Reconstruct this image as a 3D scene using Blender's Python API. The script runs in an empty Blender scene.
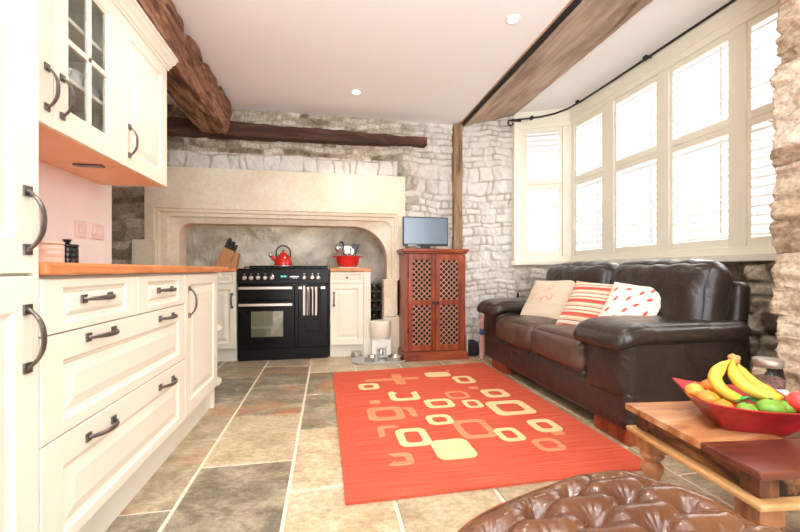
import bpy, bmesh, math, random
import numpy as np
from mathutils import Vector, Matrix, Euler, noise as mn
random.seed(7)
PI = math.pi
COL = bpy.context.scene.collection
ORG = {}

# ------------------------------------------------------------------ materials
def new_mat(name):
    m = bpy.data.materials.new(name); m.use_nodes = True
    nt = m.node_tree
    return m, nt, nt.nodes['Principled BSDF']
def nd(nt, t, **kw):
    n = nt.nodes.new(t)
    for k, v in kw.items():
        if k in n.inputs: n.inputs[k].default_value = v
        else: setattr(n, k, v)
    return n
def ramp(nt, src, stops):
    r = nt.nodes.new('ShaderNodeValToRGB')
    e = r.color_ramp.elements
    while len(e) < len(stops): e.new(0.5)
    for i, (p, c) in enumerate(stops):
        e[i].position = p; e[i].color = (c[0], c[1], c[2], 1)
    nt.links.new(src, r.inputs[0]); return r
def mixc(nt, fac, a, b, mode='MIX'):
    m = nt.nodes.new('ShaderNodeMix'); m.data_type = 'RGBA'; m.blend_type = mode
    if isinstance(fac, (int, float)): m.inputs[0].default_value = fac
    else: nt.links.new(fac, m.inputs[0])
    for s, i in ((a, 6), (b, 7)):
        if isinstance(s, tuple): m.inputs[i].default_value = (s[0], s[1], s[2], 1)
        else: nt.links.new(s, m.inputs[i])
    return m.outputs[2]
def obco(nt, scale=(1, 1, 1), rot=(0, 0, 0)):
    tc = nt.nodes.new('ShaderNodeTexCoord'); mp = nt.nodes.new('ShaderNodeMapping')
    mp.inputs['Scale'].default_value = scale; mp.inputs['Rotation'].default_value = rot
    nt.links.new(tc.outputs['Object'], mp.inputs[0]); return mp.outputs[0]
def noise(nt, co, scale, detail=4, rough=.55, dist=0):
    n = nt.nodes.new('ShaderNodeTexNoise')
    n.inputs['Scale'].default_value = scale; n.inputs['Detail'].default_value = detail
    n.inputs['Roughness'].default_value = rough; n.inputs['Distortion'].default_value = dist
    nt.links.new(co, n.inputs['Vector']); return n.outputs['Fac']
def bump(nt, bs, h, strength=.3, dist=.01):
    b = nt.nodes.new('ShaderNodeBump'); b.inputs['Strength'].default_value = strength
    b.inputs['Distance'].default_value = dist
    nt.links.new(h, b.inputs['Height']); nt.links.new(b.outputs[0], bs.inputs['Normal'])
def plain(name, c, rough=.5, metal=0, spec=.5, nz=0, nzs=8, bmp=0, bs_scale=60, coat=0):
    m, nt, b = new_mat(name)
    b.inputs['Base Color'].default_value = (*c, 1); b.inputs['Roughness'].default_value = rough
    b.inputs['Metallic'].default_value = metal; b.inputs['Specular IOR Level'].default_value = spec
    b.inputs['Coat Weight'].default_value = coat
    co = obco(nt)
    if nz:
        n = noise(nt, co, nzs)
        lo = tuple(x * (1 - nz) for x in c); hi = tuple(min(1, x * (1 + nz)) for x in c)
        r = ramp(nt, n, [(.3, lo), (.7, hi)]); nt.links.new(r.outputs[0], b.inputs['Base Color'])
    if bmp: bump(nt, b, noise(nt, co, bs_scale), bmp, .01)
    return m
def wood(name, stops, axis='x', scale=3, rough=.45, bmp=.15, knots=True, stretch=9, coat=0):
    m, nt, b = new_mat(name)
    sc = {'x': (1, stretch, stretch), 'y': (stretch, 1, stretch), 'z': (stretch, stretch, 1)}[axis]
    co = obco(nt, sc)
    n = noise(nt, co, scale, 6, .6, .8)
    r = ramp(nt, n, stops)
    big = noise(nt, obco(nt, (1, 1, 1)), 2.5, 2)
    r2 = ramp(nt, big, [(.3, (.75, .72, .7)), (.7, (1, 1, 1))])
    c = mixc(nt, 1.0, r.outputs[0], r2.outputs[0], 'MULTIPLY')
    nt.links.new(c, b.inputs['Base Color'])
    b.inputs['Roughness'].default_value = rough; b.inputs['Coat Weight'].default_value = coat * .35
    b.inputs['Specular IOR Level'].default_value = .32
    bump(nt, b, n, bmp, .01)
    return m
def stone_mat(name, stones, mortar, wash=(.80, .77, .70), rough=.9, bumps=.6):
    # tone attribute: R random value of the stone, G mortar mask, B limewash cover
    m, nt, b = new_mat(name)
    at = nt.nodes.new('ShaderNodeAttribute'); at.attribute_name = 'tone'
    sp = nt.nodes.new('ShaderNodeSeparateColor'); nt.links.new(at.outputs['Color'], sp.inputs[0])
    co = obco(nt)
    n1 = noise(nt, co, 9, 6, .65); n2 = noise(nt, co, 45, 5, .7); n3 = noise(nt, co, 3, 3)
    ad = nt.nodes.new('ShaderNodeMath'); ad.operation = 'MULTIPLY_ADD'
    nt.links.new(n1, ad.inputs[0]); ad.inputs[1].default_value = .5
    nt.links.new(sp.outputs[0], ad.inputs[2])
    sb = nt.nodes.new('ShaderNodeMath'); sb.operation = 'SUBTRACT'; sb.inputs[1].default_value = .25
    nt.links.new(ad.outputs[0], sb.inputs[0])
    r = ramp(nt, sb.outputs[0], stones)
    gr = ramp(nt, n2, [(.36, (.60, .58, .56)), (.62, (1.1, 1.1, 1.1))])
    c = mixc(nt, 1.0, r.outputs[0], gr.outputs[0], 'MULTIPLY')
    # limewash patches
    wm = nt.nodes.new('ShaderNodeMath'); wm.operation = 'MULTIPLY_ADD'
    nt.links.new(n1, wm.inputs[0]); wm.inputs[1].default_value = 1.6; 
    w2 = nt.nodes.new('ShaderNodeMath'); w2.operation = 'SUBTRACT'; w2.inputs[1].default_value = 1.1
    nt.links.new(sp.outputs[2], w2.inputs[0]); 
    w3 = nt.nodes.new('ShaderNodeMath'); w3.operation = 'MULTIPLY'; w3.inputs[1].default_value = 1.7
    nt.links.new(sp.outputs[2], w3.inputs[0])
    nt.links.new(w3.outputs[0], wm.inputs[2])
    w4 = nt.nodes.new('ShaderNodeMath'); w4.operation = 'SUBTRACT'; w4.inputs[1].default_value = 1.1; w4.use_clamp = True
    nt.links.new(wm.outputs[0], w4.inputs[0])
    c = mixc(nt, w4.outputs[0], c, wash)
    c = mixc(nt, sp.outputs[1], c, mortar)
    nt.links.new(c, b.inputs['Base Color'])
    b.inputs['Roughness'].default_value = rough; b.inputs['Specular IOR Level'].default_value = .2
    bump(nt, b, n2, bumps, .012)
    return m

M = {}
M['cream'] = plain('cream_paint', (.86, .80, .66), .38, nz=.015)
M['creamin'] = plain('cream_inside', (.86, .83, .72), .6)
M['plinthpaint'] = plain('plinth_paint', (.80, .76, .65), .45)
M['pewter'] = plain('pewter', (.20, .175, .16), .32, metal=.9, nz=.3, nzs=40, bmp=.2)
M['iron'] = plain('black_iron', (.02, .02, .022), .45, metal=.4)
M['steel'] = plain('steel', (.72, .70, .68), .22, metal=1)
M['chromewarm'] = plain('brushed_steel', (.85, .76, .68), .3, metal=.85)
M['worktop'] = wood('worktop_wood', [(.3, (.56, .17, .05)), (.55, (.80, .30, .11)), (.75, (.90, .42, .18))], 'y', 4, .35, .05, stretch=6)
M['worktopx'] = wood('worktop_wood_x', [(.3, (.56, .17, .05)), (.55, (.80, .30, .11)), (.75, (.90, .42, .18))], 'x', 4, .35, .05, stretch=6)
M['cabunder'] = plain('cabinet_underside', (.88, .56, .38), .5, nz=.04)
M['plaster'] = plain('plaster_pink', (.92, .86, .82), .85, nz=.02, bmp=.05)
M['ceiling'] = plain('ceiling_paint', (.95, .955, .945), .9)
M['whitepaint'] = plain('white_paint', (.92, .88, .74), .5)
M['louvre'] = plain('louvre_paint', (.90, .89, .86), .5)
M['beam'] = wood('old_oak_beam', [(.30, (.035, .017, .010)), (.44, (.17, .075, .038)), (.56, (.33, .17, .09)), (.72, (.58, .38, .25))], 'y', 3.0, .7, .6, stretch=7)
M['beampale'] = wood('weathered_oak_beam', [(.25, (.17, .10, .07)), (.40, (.40, .28, .21)), (.58, (.58, .45, .35)), (.8, (.70, .58, .48))], 'y', 1.4, .8, .5, stretch=7)
M['beamdark'] = wood('dark_oak_beam', [(.25, (.028, .012, .008)), (.5, (.085, .036, .022)), (.75, (.19, .085, .05))], 'x', 2.5, .7, .6, stretch=7)
M['post'] = wood('post_wood', [(.25, (.12, .06, .03)), (.5, (.36, .22, .12)), (.75, (.52, .36, .22))], 'z', 3, .8, .5, stretch=6)
M['shadeblack'] = plain('shade_black', (.02, .014, .012), .9)  # near black, painted shade for the beam gap and the lattice interior
M['edging'] = wood('edging_wood', [(.3, (.42, .22, .12)), (.7, (.72, .46, .30))], 'y', 3, .6, .1)
M['sheesham'] = wood('reddish_hardwood', [(.25, (.11, .020, .010)), (.5, (.31, .065, .026)), (.75, (.50, .14, .06))], 'z', 2.2, .32, .1, stretch=6, coat=.3)
M['sheeshamx'] = wood('reddish_hardwood_x', [(.25, (.11, .020, .010)), (.5, (.31, .065, .026)), (.75, (.50, .14, .06))], 'x', 2.2, .32, .1, stretch=6, coat=.3)
M['lattice'] = plain('lattice_wood', (.50, .24, .15), .45, nz=.2, nzs=30)
M['tabletop'] = wood('table_wood', [(.30, (.16, .04, .015)), (.43, (.42, .15, .055)), (.56, (.60, .28, .12)), (.74, (.74, .44, .24))], 'x', 2.6, .28, .06, stretch=5, coat=.4)
M['tableside'] = wood('table_side_wood', [(.40, (.018, .009, .006)), (.47, (.16, .06, .022)), (.60, (.38, .17, .065)), (.75, (.56, .30, .13))], 'y', 3.2, .35, .1, stretch=5, coat=.2)
M['tabledark'] = wood('table_dark_wood', [(.3, (.06, .016, .010)), (.6, (.20, .055, .03)), (.8, (.34, .11, .055))], 'x', 2.2, .28, .06, stretch=5, coat=.4)
M['tableblock'] = wood('table_block_wood', [(.3, (.02, .009, .006)), (.55, (.10, .035, .018)), (.75, (.26, .10, .045))], 'z', 4, .35, .06, stretch=4)
M['tablelight'] = wood('table_ledge_wood', [(.3, (.52, .25, .09)), (.6, (.74, .43, .19)), (.8, (.82, .54, .27))], 'y', 2, .35, .05, stretch=5)
M['tableleg'] = wood('table_leg_wood', [(.3, (.20, .07, .03)), (.5, (.46, .20, .09)), (.75, (.66, .38, .2))], 'z', 3, .35, .1, stretch=4, coat=.2)
M['slatein'] = plain('grout', (.72, .64, .50), .9)
M['enamel'] = plain('black_enamel', (.006, .006, .006), .2, spec=.22)
M['enamelpanel'] = plain('black_panel', (.008, .007, .007), .3, spec=.2)
M['castiron'] = plain('cast_iron', (.012, .012, .012), .6)
M['red'] = plain('red_enamel', (.66, .02, .012), .18, coat=.5)
M['redmat'] = plain('red_pot', (.70, .022, .018), .3, coat=.3)
M['white'] = plain('white_plastic', (.85, .83, .78), .35)
M['creamplastic'] = plain('cream_plastic', (.86, .78, .66), .35)
M['pinkpot'] = plain('pink_pottery', (.86, .62, .50), .35, nz=.05)
M['blackgloss'] = plain('black_glaze', (.01, .01, .012), .15)
M['blackplastic'] = plain('black_plastic', (.015, .015, .018), .35)
M['blockwood'] = wood('beech_block', [(.3, (.46, .22, .09)), (.7, (.68, .38, .18))], 'z', 4, .5, .05)
M['mat_grey'] = plain('tray_grey', (.55, .55, .52), .35, metal=.5)
M['glass'] = None
m, nt, b = new_mat('clear_glass'); b.inputs['Transmission Weight'].default_value = 1
b.inputs['Roughness'].default_value = .02; b.inputs['IOR'].default_value = 1.2; b.inputs['Base Color'].default_value = (.97, .98, .96, 1)
M['glass'] = m
m, nt, b = new_mat('oven_glass'); b.inputs['Base Color'].default_value = (.10, .12, .08, 1); b.inputs['Roughness'].default_value = .04
b.inputs['Specular IOR Level'].default_value = 1.0; b.inputs['IOR'].default_value = 2.2; M['ovenglass'] = m
m, nt, b = new_mat('tv_screen'); b.inputs['Base Color'].default_value = (.035, .06, .09, 1); b.inputs['Roughness'].default_value = .22
b.inputs['Specular IOR Level'].default_value = .9; b.inputs['IOR'].default_value = 1.7; M['screen'] = m; b.inputs['Base Color'].default_value = (.10, .16, .23, 1)  # blue base colour stands in for window light reflected in the screen
m, nt, b = new_mat('lamp_glow'); b.inputs['Emission Color'].default_value = (1, .93, .78, 1); b.inputs['Emission Strength'].default_value = 14; M['lamp'] = m
m, nt, b = new_mat('clock_glow'); b.inputs['Base Color'].default_value = (0, .02, .02, 1); b.inputs['Emission Color'].default_value = (.2, 1, .8, 1); b.inputs['Emission Strength'].default_value = 1.2; M['clock'] = m

def leather(name, c1, c2, rough, wr=.35, sc=7):
    m, nt, b = new_mat(name)
    co = obco(nt)
    n = noise(nt, co, 3, 3); r = ramp(nt, n, [(.3, c1), (.7, c2)])
    nt.links.new(r.outputs[0], b.inputs['Base Color'])
    b.inputs['Roughness'].default_value = rough
    n2 = noise(nt, co, sc, 3, .5, 1.2); n3 = noise(nt, co, 160, 2)
    a = nt.nodes.new('ShaderNodeMath'); a.operation = 'MULTIPLY_ADD'; a.inputs[1].default_value = .06
    nt.links.new(n3, a.inputs[0]); nt.links.new(n2, a.inputs[2])
    bump(nt, b, a.outputs[0], wr, .03)
    return m
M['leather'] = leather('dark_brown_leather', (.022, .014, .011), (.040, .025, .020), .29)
M['leatherlit'] = leather('lit_seat_leather', (.070, .036, .025), (.105, .058, .040), .34)  # lighter copy of the sofa leather, light on the seats put into the colour
M['ottleather'] = leather('tan_brown_leather', (.085, .032, .014), (.19, .08, .036), .20, .12, 12)

M['stone'] = stone_mat('back_wall_stone', [(.0, (.20, .155, .10)), (.3, (.42, .34, .24)), (.55, (.64, .56, .44)), (.85, (.82, .77, .67))], (.36, .29, .21), (.78, .75, .69))
M['stonebay'] = stone_mat('bay_wall_stone', [(.0, (.15, .11, .075)), (.35, (.34, .26, .18)), (.65, (.52, .42, .31)), (.9, (.66, .57, .45))], (.10, .075, .05))
M['stonepier'] = stone_mat('pier_stone', [(.0, (.38, .26, .17)), (.4, (.58, .43, .30)), (.7, (.72, .57, .43)), (.95, (.80, .69, .56))], (.20, .13, .08))
# dressed limestone of the fireplace
m, nt, b = new_mat('limestone'); co = obco(nt)
n = noise(nt, co, 2.2, 5, .6); r = ramp(nt, n, [(.3, (.78, .64, .44)), (.5, (.86, .76, .58)), (.7, (.90, .84, .70))])
n2 = noise(nt, co, 30, 5, .7); g = ramp(nt, n2, [(.3, (.88, .86, .84)), (.6, (1, 1, 1))])
nt.links.new(mixc(nt, 1.0, r.outputs[0], g.outputs[0], 'MULTIPLY'), b.inputs['Base Color'])
b.inputs['Roughness'].default_value = .85; bump(nt, b, n2, .25, .01); M['limestone'] = m
m, nt, b = new_mat('rough_plaster'); co = obco(nt)
n = noise(nt, co, 3, 5, .6, .5); r = ramp(nt, n, [(.34, (.50, .44, .34)), (.52, (.76, .71, .61)), (.70, (.88, .84, .77))])
nt.links.new(r.outputs[0], b.inputs['Base Color']); b.inputs['Roughness'].default_value = .9
bump(nt, b, noise(nt, co, 9, 6, .65, .9), .9, .05); M['roughplaster'] = m
# slate floor: tone R picks the slab, G rust, B buff
m, nt, b = new_mat('slate')
at = nt.nodes.new('ShaderNodeAttribute'); at.attribute_name = 'tone'
sp = nt.nodes.new('ShaderNodeSeparateColor'); nt.links.new(at.outputs['Color'], sp.inputs[0])
co = obco(nt, (1, 1.4, 1), (0, 0, .5))
n1 = noise(nt, co, 5.0, 9, .74, .35); n2 = noise(nt, co, 34, 8, .78, .2); n3 = noise(nt, co, 2.2, 4, .6, .6)
r = ramp(nt, n1, [(.32, (.085, .072, .052)), (.46, (.20, .17, .12)), (.56, (.36, .31, .22)), (.70, (.60, .51, .37))])
buff = ramp(nt, n1, [(.3, (.46, .34, .20)), (.5, (.64, .50, .33)), (.7, (.76, .66, .48))])
c = mixc(nt, sp.outputs[2], r.outputs[0], buff.outputs[0])
rm = ramp(nt, n3, [(.50, (0, 0, 0)), (.64, (1, 1, 1))])
rr = nt.nodes.new('ShaderNodeMath'); rr.operation = 'MULTIPLY'
nt.links.new(rm.outputs[0], rr.inputs[0]); nt.links.new(sp.outputs[1], rr.inputs[1])
c = mixc(nt, rr.outputs[0], c, (.50, .22, .10))
br = ramp(nt, sp.outputs[0], [(0, (.72, .72, .72)), (1, (1.15, 1.15, 1.15))])
c = mixc(nt, 1.0, c, br.outputs[0], 'MULTIPLY')
g = ramp(nt, n2, [(.36, (.62, .60, .58)), (.62, (1.12, 1.1, 1.08))])
c = mixc(nt, 1.0, c, g.outputs[0], 'MULTIPLY')
nt.links.new(c, b.inputs['Base Color']); b.inputs['Roughness'].default_value = .42
bump(nt, b, n2, .35, .008); M['slate'] = m
# rug
def rugmat(name, c1, c2):
    m, nt, b = new_mat(name)
    st = noise(nt, obco(nt, (1, 26, 1)), 3, 4); sp_ = noise(nt, obco(nt), 220, 2)
    r = ramp(nt, st, [(.3, c1), (.7, c2)]); g = ramp(nt, sp_, [(.3, (.82, .82, .82)), (.7, (1, 1, 1))])
    nt.links.new(mixc(nt, 1.0, r.outputs[0], g.outputs[0], 'MULTIPLY'), b.inputs['Base Color'])
    b.inputs['Roughness'].default_value = .95; b.inputs['Specular IOR Level'].default_value = .1
    bump(nt, b, sp_, .6, .006); return m
M['rugred'] = rugmat('rug_red_wool', (.58, .075, .042), (.72, .15, .085))
M['rugcream'] = rugmat('rug_cream_wool', (.84, .60, .29), (.90, .72, .42))
M['rugfade'] = rugmat('rug_faded_wool', (.70, .22, .11), (.80, .36, .19))
M['rugedge'] = plain('rug_binding', (.35, .06, .04), .95)
M['fleece'] = rugmat('cushion_cream', (.80, .66, .48), (.88, .76, .60))
M['leafred'] = plain('leaf_red', (.66, .09, .07), .9)
M['thread'] = plain('thread_pink', (.72, .28, .22), .9)
M['whitecloth'] = plain('white_cloth', (.86, .76, .64), .9, bmp=.1)
m, nt, b = new_mat('striped_cloth'); tc = nt.nodes.new('ShaderNodeTexCoord'); sx = nt.nodes.new('ShaderNodeSeparateXYZ')
nt.links.new(tc.outputs['Object'], sx.inputs[0])
mm = nt.nodes.new('ShaderNodeMath'); mm.operation = 'MULTIPLY_ADD'; mm.inputs[1].default_value = 9.0; mm.inputs[2].default_value = 10
nt.links.new(sx.outputs[1], mm.inputs[0]); fr = nt.nodes.new('ShaderNodeMath'); fr.operation = 'FRACT'; nt.links.new(mm.outputs[0], fr.inputs[0])
r = ramp(nt, fr.outputs[0], [(0, (.72, .10, .07)), (.20, (.86, .66, .50)), (.34, (.70, .13, .09)), (.42, (.88, .70, .54)), (.62, (.20, .12, .07)), (.67, (.84, .48, .34)), (.80, (.86, .70, .52)), (.92, (.78, .2, .14))])
r.color_ramp.interpolation = 'CONSTANT'
nt.links.new(r.outputs[0], b.inputs['Base Color']); b.inputs['Roughness'].default_value = .9; M['stripes'] = m
m, nt, b = new_mat('towel_stripes'); tc = nt.nodes.new('ShaderNodeTexCoord'); sx = nt.nodes.new('ShaderNodeSeparateXYZ')
nt.links.new(tc.outputs['Object'], sx.inputs[0])
mm = nt.nodes.new('ShaderNodeMath'); mm.operation = 'MULTIPLY_ADD'; mm.inputs[1].default_value = 26.0; mm.inputs[2].default_value = 50.3
nt.links.new(sx.outputs[0], mm.inputs[0]); fr = nt.nodes.new('ShaderNodeMath'); fr.operation = 'FRACT'; nt.links.new(mm.outputs[0], fr.inputs[0])
r = ramp(nt, fr.outputs[0], [(0, (.02, .018, .02)), (.42, (.82, .74, .68))]); r.color_ramp.interpolation = 'CONSTANT'
nt.links.new(r.outputs[0], b.inputs['Base Color']); b.inputs['Roughness'].default_value = .95; M['towel'] = m
M['toweldark'] = plain('dark_towel', (.02, .017, .018), .95)
M['orange'] = plain('orange_peel', (.86, .23, .02), .4, nz=.08, bmp=.15, bs_scale=120)
M['apricot'] = plain('yellow_orange_peel', (.84, .35, .05), .4, nz=.08)
M['banana'] = plain('banana_skin', (.66, .46, .05), .45, nz=.15, nzs=14)
M['bananatip'] = plain('banana_tip', (.10, .06, .02), .7)
M['bananastem'] = plain('banana_stem', (.62, .28, .10), .7)
M['lime'] = plain('lime_skin', (.17, .34, .03), .35, nz=.2, nzs=20, bmp=.1, bs_scale=100)
M['greennet'] = plain('green_net', (.05, .34, .07), .6, nz=.3, nzs=60)
M['bowlred'] = plain('red_lacquer', (.28, .012, .014), .3, nz=.35, nzs=12, spec=.35)
M['bowlin'] = plain('red_weave', (.52, .04, .045), .45, nz=.35, nzs=70, bmp=.4)
M['wrap'] = plain('white_wrap', (.85, .83, .80), .3)
M['applered'] = plain('red_wrap', (.85, .06, .06), .3)
M['sweets'] = plain('jar_contents', (.22, .10, .075), .6, nz=.7, nzs=45)
M['jarlid'] = plain('jar_lid', (.36, .30, .25), .4, metal=.7)
M['tubepink'] = plain('tube_print', (.72, .42, .38), .5, nz=.3, nzs=40)
M['tubeblue'] = plain('tube_blue', (.07, .12, .35), .5)
M['bottle'] = plain('bottle_black', (.012, .010, .012), .12)
M['foil'] = plain('bottle_foil', (.10, .03, .02), .3, metal=.4)
M['socket'] = plain('socket_plastic', (.88, .72, .66), .4)
M['cup'] = plain('white_china', (.85, .85, .83), .25)
M['dresserback'] = plain('cabinet_back', (.86, .82, .68), .7, nz=.25, nzs=7)

# ------------------------------------------------------------------ mesh tools
class MB:
    def __init__(s): s.v = []; s.f = []; s.m = []
    def add(s, vs, fs, mi=0):
        k = len(s.v); s.v += [tuple(p) for p in vs]
        s.f += [tuple(i + k for i in f) for f in fs]; s.m += [mi] * len(fs); return s
    def box(s, x0, x1, y0, y1, z0, z1, mi=0, xf=None):
        if x0 > x1: x0, x1 = x1, x0
        if y0 > y1: y0, y1 = y1, y0
        if z0 > z1: z0, z1 = z1, z0
        vs = [Vector((x, y, z)) for z in (z0, z1) for y in (y0, y1) for x in (x0, x1)]
        if xf: vs = [xf @ p for p in vs]
        return s.add(vs, [(0, 2, 3, 1), (4, 5, 7, 6), (0, 1, 5, 4), (2, 6, 7, 3), (0, 4, 6, 2), (1, 3, 7, 5)], mi)
    def lathe(s, c, prof, n=24, mi=0, xf=None, cap=True):
        vs = []; fs = []
        for r, z in prof:
            for k in range(n):
                a = 2 * PI * k / n; p = Vector((r * math.cos(a), r * math.sin(a), z))
                if xf: p = xf @ p
                vs.append(Vector(c) + p)
        for i in range(len(prof) - 1):
            for k in range(n):
                q = (k + 1) % n
                fs.append((i * n + k, i * n + q, (i + 1) * n + q, (i + 1) * n + k))
        if cap:
            fs.append(tuple(reversed(range(n)))); fs.append(tuple((len(prof) - 1) * n + k for k in range(n)))
        return s.add(vs, fs, mi)
    def tube(s, pts, r, n=8, mi=0, flat=None, up=None, closed=False):
        pts = [Vector(p) for p in pts]; N = len(pts); vs = []; fs = []
        rr = r if isinstance(r, (list, tuple)) else [r] * N
        ref = None
        for i, p in enumerate(pts):
            if closed: t = pts[(i + 1) % N] - pts[i - 1]
            else: t = pts[min(i + 1, N - 1)] - pts[max(i - 1, 0)]
            t.normalize()
            if ref is None:
                ref = Vector(up) if up else (Vector((0, 0, 1)) if abs(t.z) < .9 else Vector((1, 0, 0)))
            a = t.cross(ref)
            if a.length < 1e-4: a = t.orthogonal()
            a.normalize(); b_ = a.cross(t).normalized(); ref = b_
            w = flat[i] if isinstance(flat, (list, tuple)) else (flat or 1)
            for k in range(n):
                g = 2 * PI * (k + .5) / n
                vs.append(p + a * math.cos(g) * rr[i] + b_ * math.sin(g) * rr[i] * w)
        for i in range(N if closed else N - 1):
            j = (i + 1) % N
            for k in range(n):
                q = (k + 1) % n; fs.append((i * n + k, j * n + k, j * n + q, i * n + q))
        if not closed:
            fs.append(tuple(range(n))); fs.append(tuple((N - 1) * n + k for k in reversed(range(n))))
        return s.add(vs, fs, mi)
    def prism(s, poly, fn, d0, d1, mi=0):
        n = len(poly); vs = [fn(a, b_, d0) for a, b_ in poly] + [fn(a, b_, d1) for a, b_ in poly]
        fs = [tuple(range(n)), tuple(reversed(range(n, 2 * n)))]
        fs += [(i, i + n, (i + 1) % n + n, (i + 1) % n) for i in range(n)]
        return s.add(vs, fs, mi)
    def rbox(s, c, h, r, bulge=(0, 0, 0), n=10, xf=None, nz=0, mi=0, nscale=6):
        # rounded, puffed box
        c = Vector(c); h = Vector(h); key = {}; vs = []; fs = []
        r = min(r, min(h) * .98)
        def get(p):
            k = tuple(round(x, 5) for x in p)
            if k in key: return key[k]
            q = Vector((p[0] * h.x, p[1] * h.y, p[2] * h.z))
            cl = Vector([max(-(h[i] - r), min(h[i] - r, q[i])) for i in range(3)])
            d = q - cl
            if d.length > 1e-9: q = cl + d.normalized() * r
            for i in range(3):
                if bulge[i]:
                    o = [j for j in range(3) if j != i]
                    w = (1 - p[o[0]] ** 2) * (1 - p[o[1]] ** 2)
                    q[i] += bulge[i] * math.copysign(1, p[i]) * abs(p[i]) ** 3 * max(0, w) ** .6
            if nz:
                u = (c + q) * nscale
                e = math.sin(u.x * 2.1 + u.y * 3.3) * math.sin(u.z * 2.7 - u.y * 1.9 + 1) + .5 * math.sin(u.x * 5.3 - u.z * 4.7 + u.y * 6.1)
                if q.length > 0: q += q.normalized() * e * nz
            if xf: q = xf @ q
            vs.append(c + q); key[k] = len(vs) - 1; return key[k]
        def warp(t):  # concentrate samples near the edges
            return math.copysign(abs(math.sin(t * PI / 2)) ** 1.0, t)
        for ax in range(3):
            for sg in (-1, 1):
                for i in range(n):
                    for j in range(n):
                        q = []
                        for a, b_ in ((i, j), (i + 1, j), (i + 1, j + 1), (i, j + 1)):
                            p = [0, 0, 0]; p[ax] = sg
                            p[(ax + 1) % 3] = warp(-1 + 2 * a / n); p[(ax + 2) % 3] = warp(-1 + 2 * b_ / n)
                            q.append(get(p))
                        fs.append(tuple(q) if sg > 0 else tuple(reversed(q)))
        return s.add(vs, fs, mi)
    def ell(s, c, r, n=16, xf=None, mi=0):
        prof = [(max(1e-4, math.sin(PI * i / 10)) , -math.cos(PI * i / 10)) for i in range(11)]
        S = Matrix.Diagonal((*r, 1)) if not isinstance(r, (int, float)) else Matrix.Scale(r, 4)
        return s.lathe(c, prof, n, mi, (xf @ S) if xf else S)
    def build(s, name, mat, parent=None, smooth=False, bevel=0, seg=2, sub=0, loc=None, noorg=False):
        o3 = Vector((0, 0, 0))
        if parent is not None: o3 = ORG.get(parent.name, o3)
        elif loc is not None: o3 = Vector(loc)
        me = bpy.data.meshes.new(name)
        me.from_pydata([Vector(p) - o3 for p in s.v], [], s.f)
        mats = mat if isinstance(mat, list) else [mat]
        for x in mats: me.materials.append(x)
        me.polygons.foreach_set('material_index', s.m)
        if smooth: me.polygons.foreach_set('use_smooth', [True] * len(me.polygons))
        me.update()
        o = bpy.data.objects.new(name, me); COL.objects.link(o)
        if parent is not None: o.parent = parent
        elif loc is not None: o.location = loc
        ORG[o.name] = o3
        if bevel:
            b_ = o.modifiers.new('bevel', 'BEVEL'); b_.width = bevel; b_.segments = seg; b_.limit_method = 'ANGLE'; b_.angle_limit = .6
        if sub:
            b_ = o.modifiers.new('subsurf', 'SUBSURF'); b_.levels = sub; b_.render_levels = sub
        return o
def thing(name, label, cat, loc, group=None):
    o = bpy.data.objects.new(name, None); COL.objects.link(o); o.location = loc
    o.empty_display_size = .1
    ORG[o.name] = Vector(loc); return tag(o, label, cat, group)
def tag(o, label, cat, group=None):
    o['label'] = label; o['category'] = cat
    if group: o['group'] = group
    return o
def struct(o): o['kind'] = 'structure'; return o
def dup(root, loc, label=None, rot=None):
    r = root.copy(); COL.objects.link(r); r.location = loc
    if label: r['label'] = label
    if rot is not None: r.rotation_euler = rot
    for ch in list(root.children):
        c = ch.copy(); COL.objects.link(c); c.parent = r
        for g in list(ch.children):
            d = g.copy(); COL.objects.link(d); d.parent = c
    return r
def BOX(name, mat, b_, parent=None, bevel=.002, loc=None):
    return MB().box(*b_).build(name, mat, parent, bevel=bevel, loc=loc)

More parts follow.
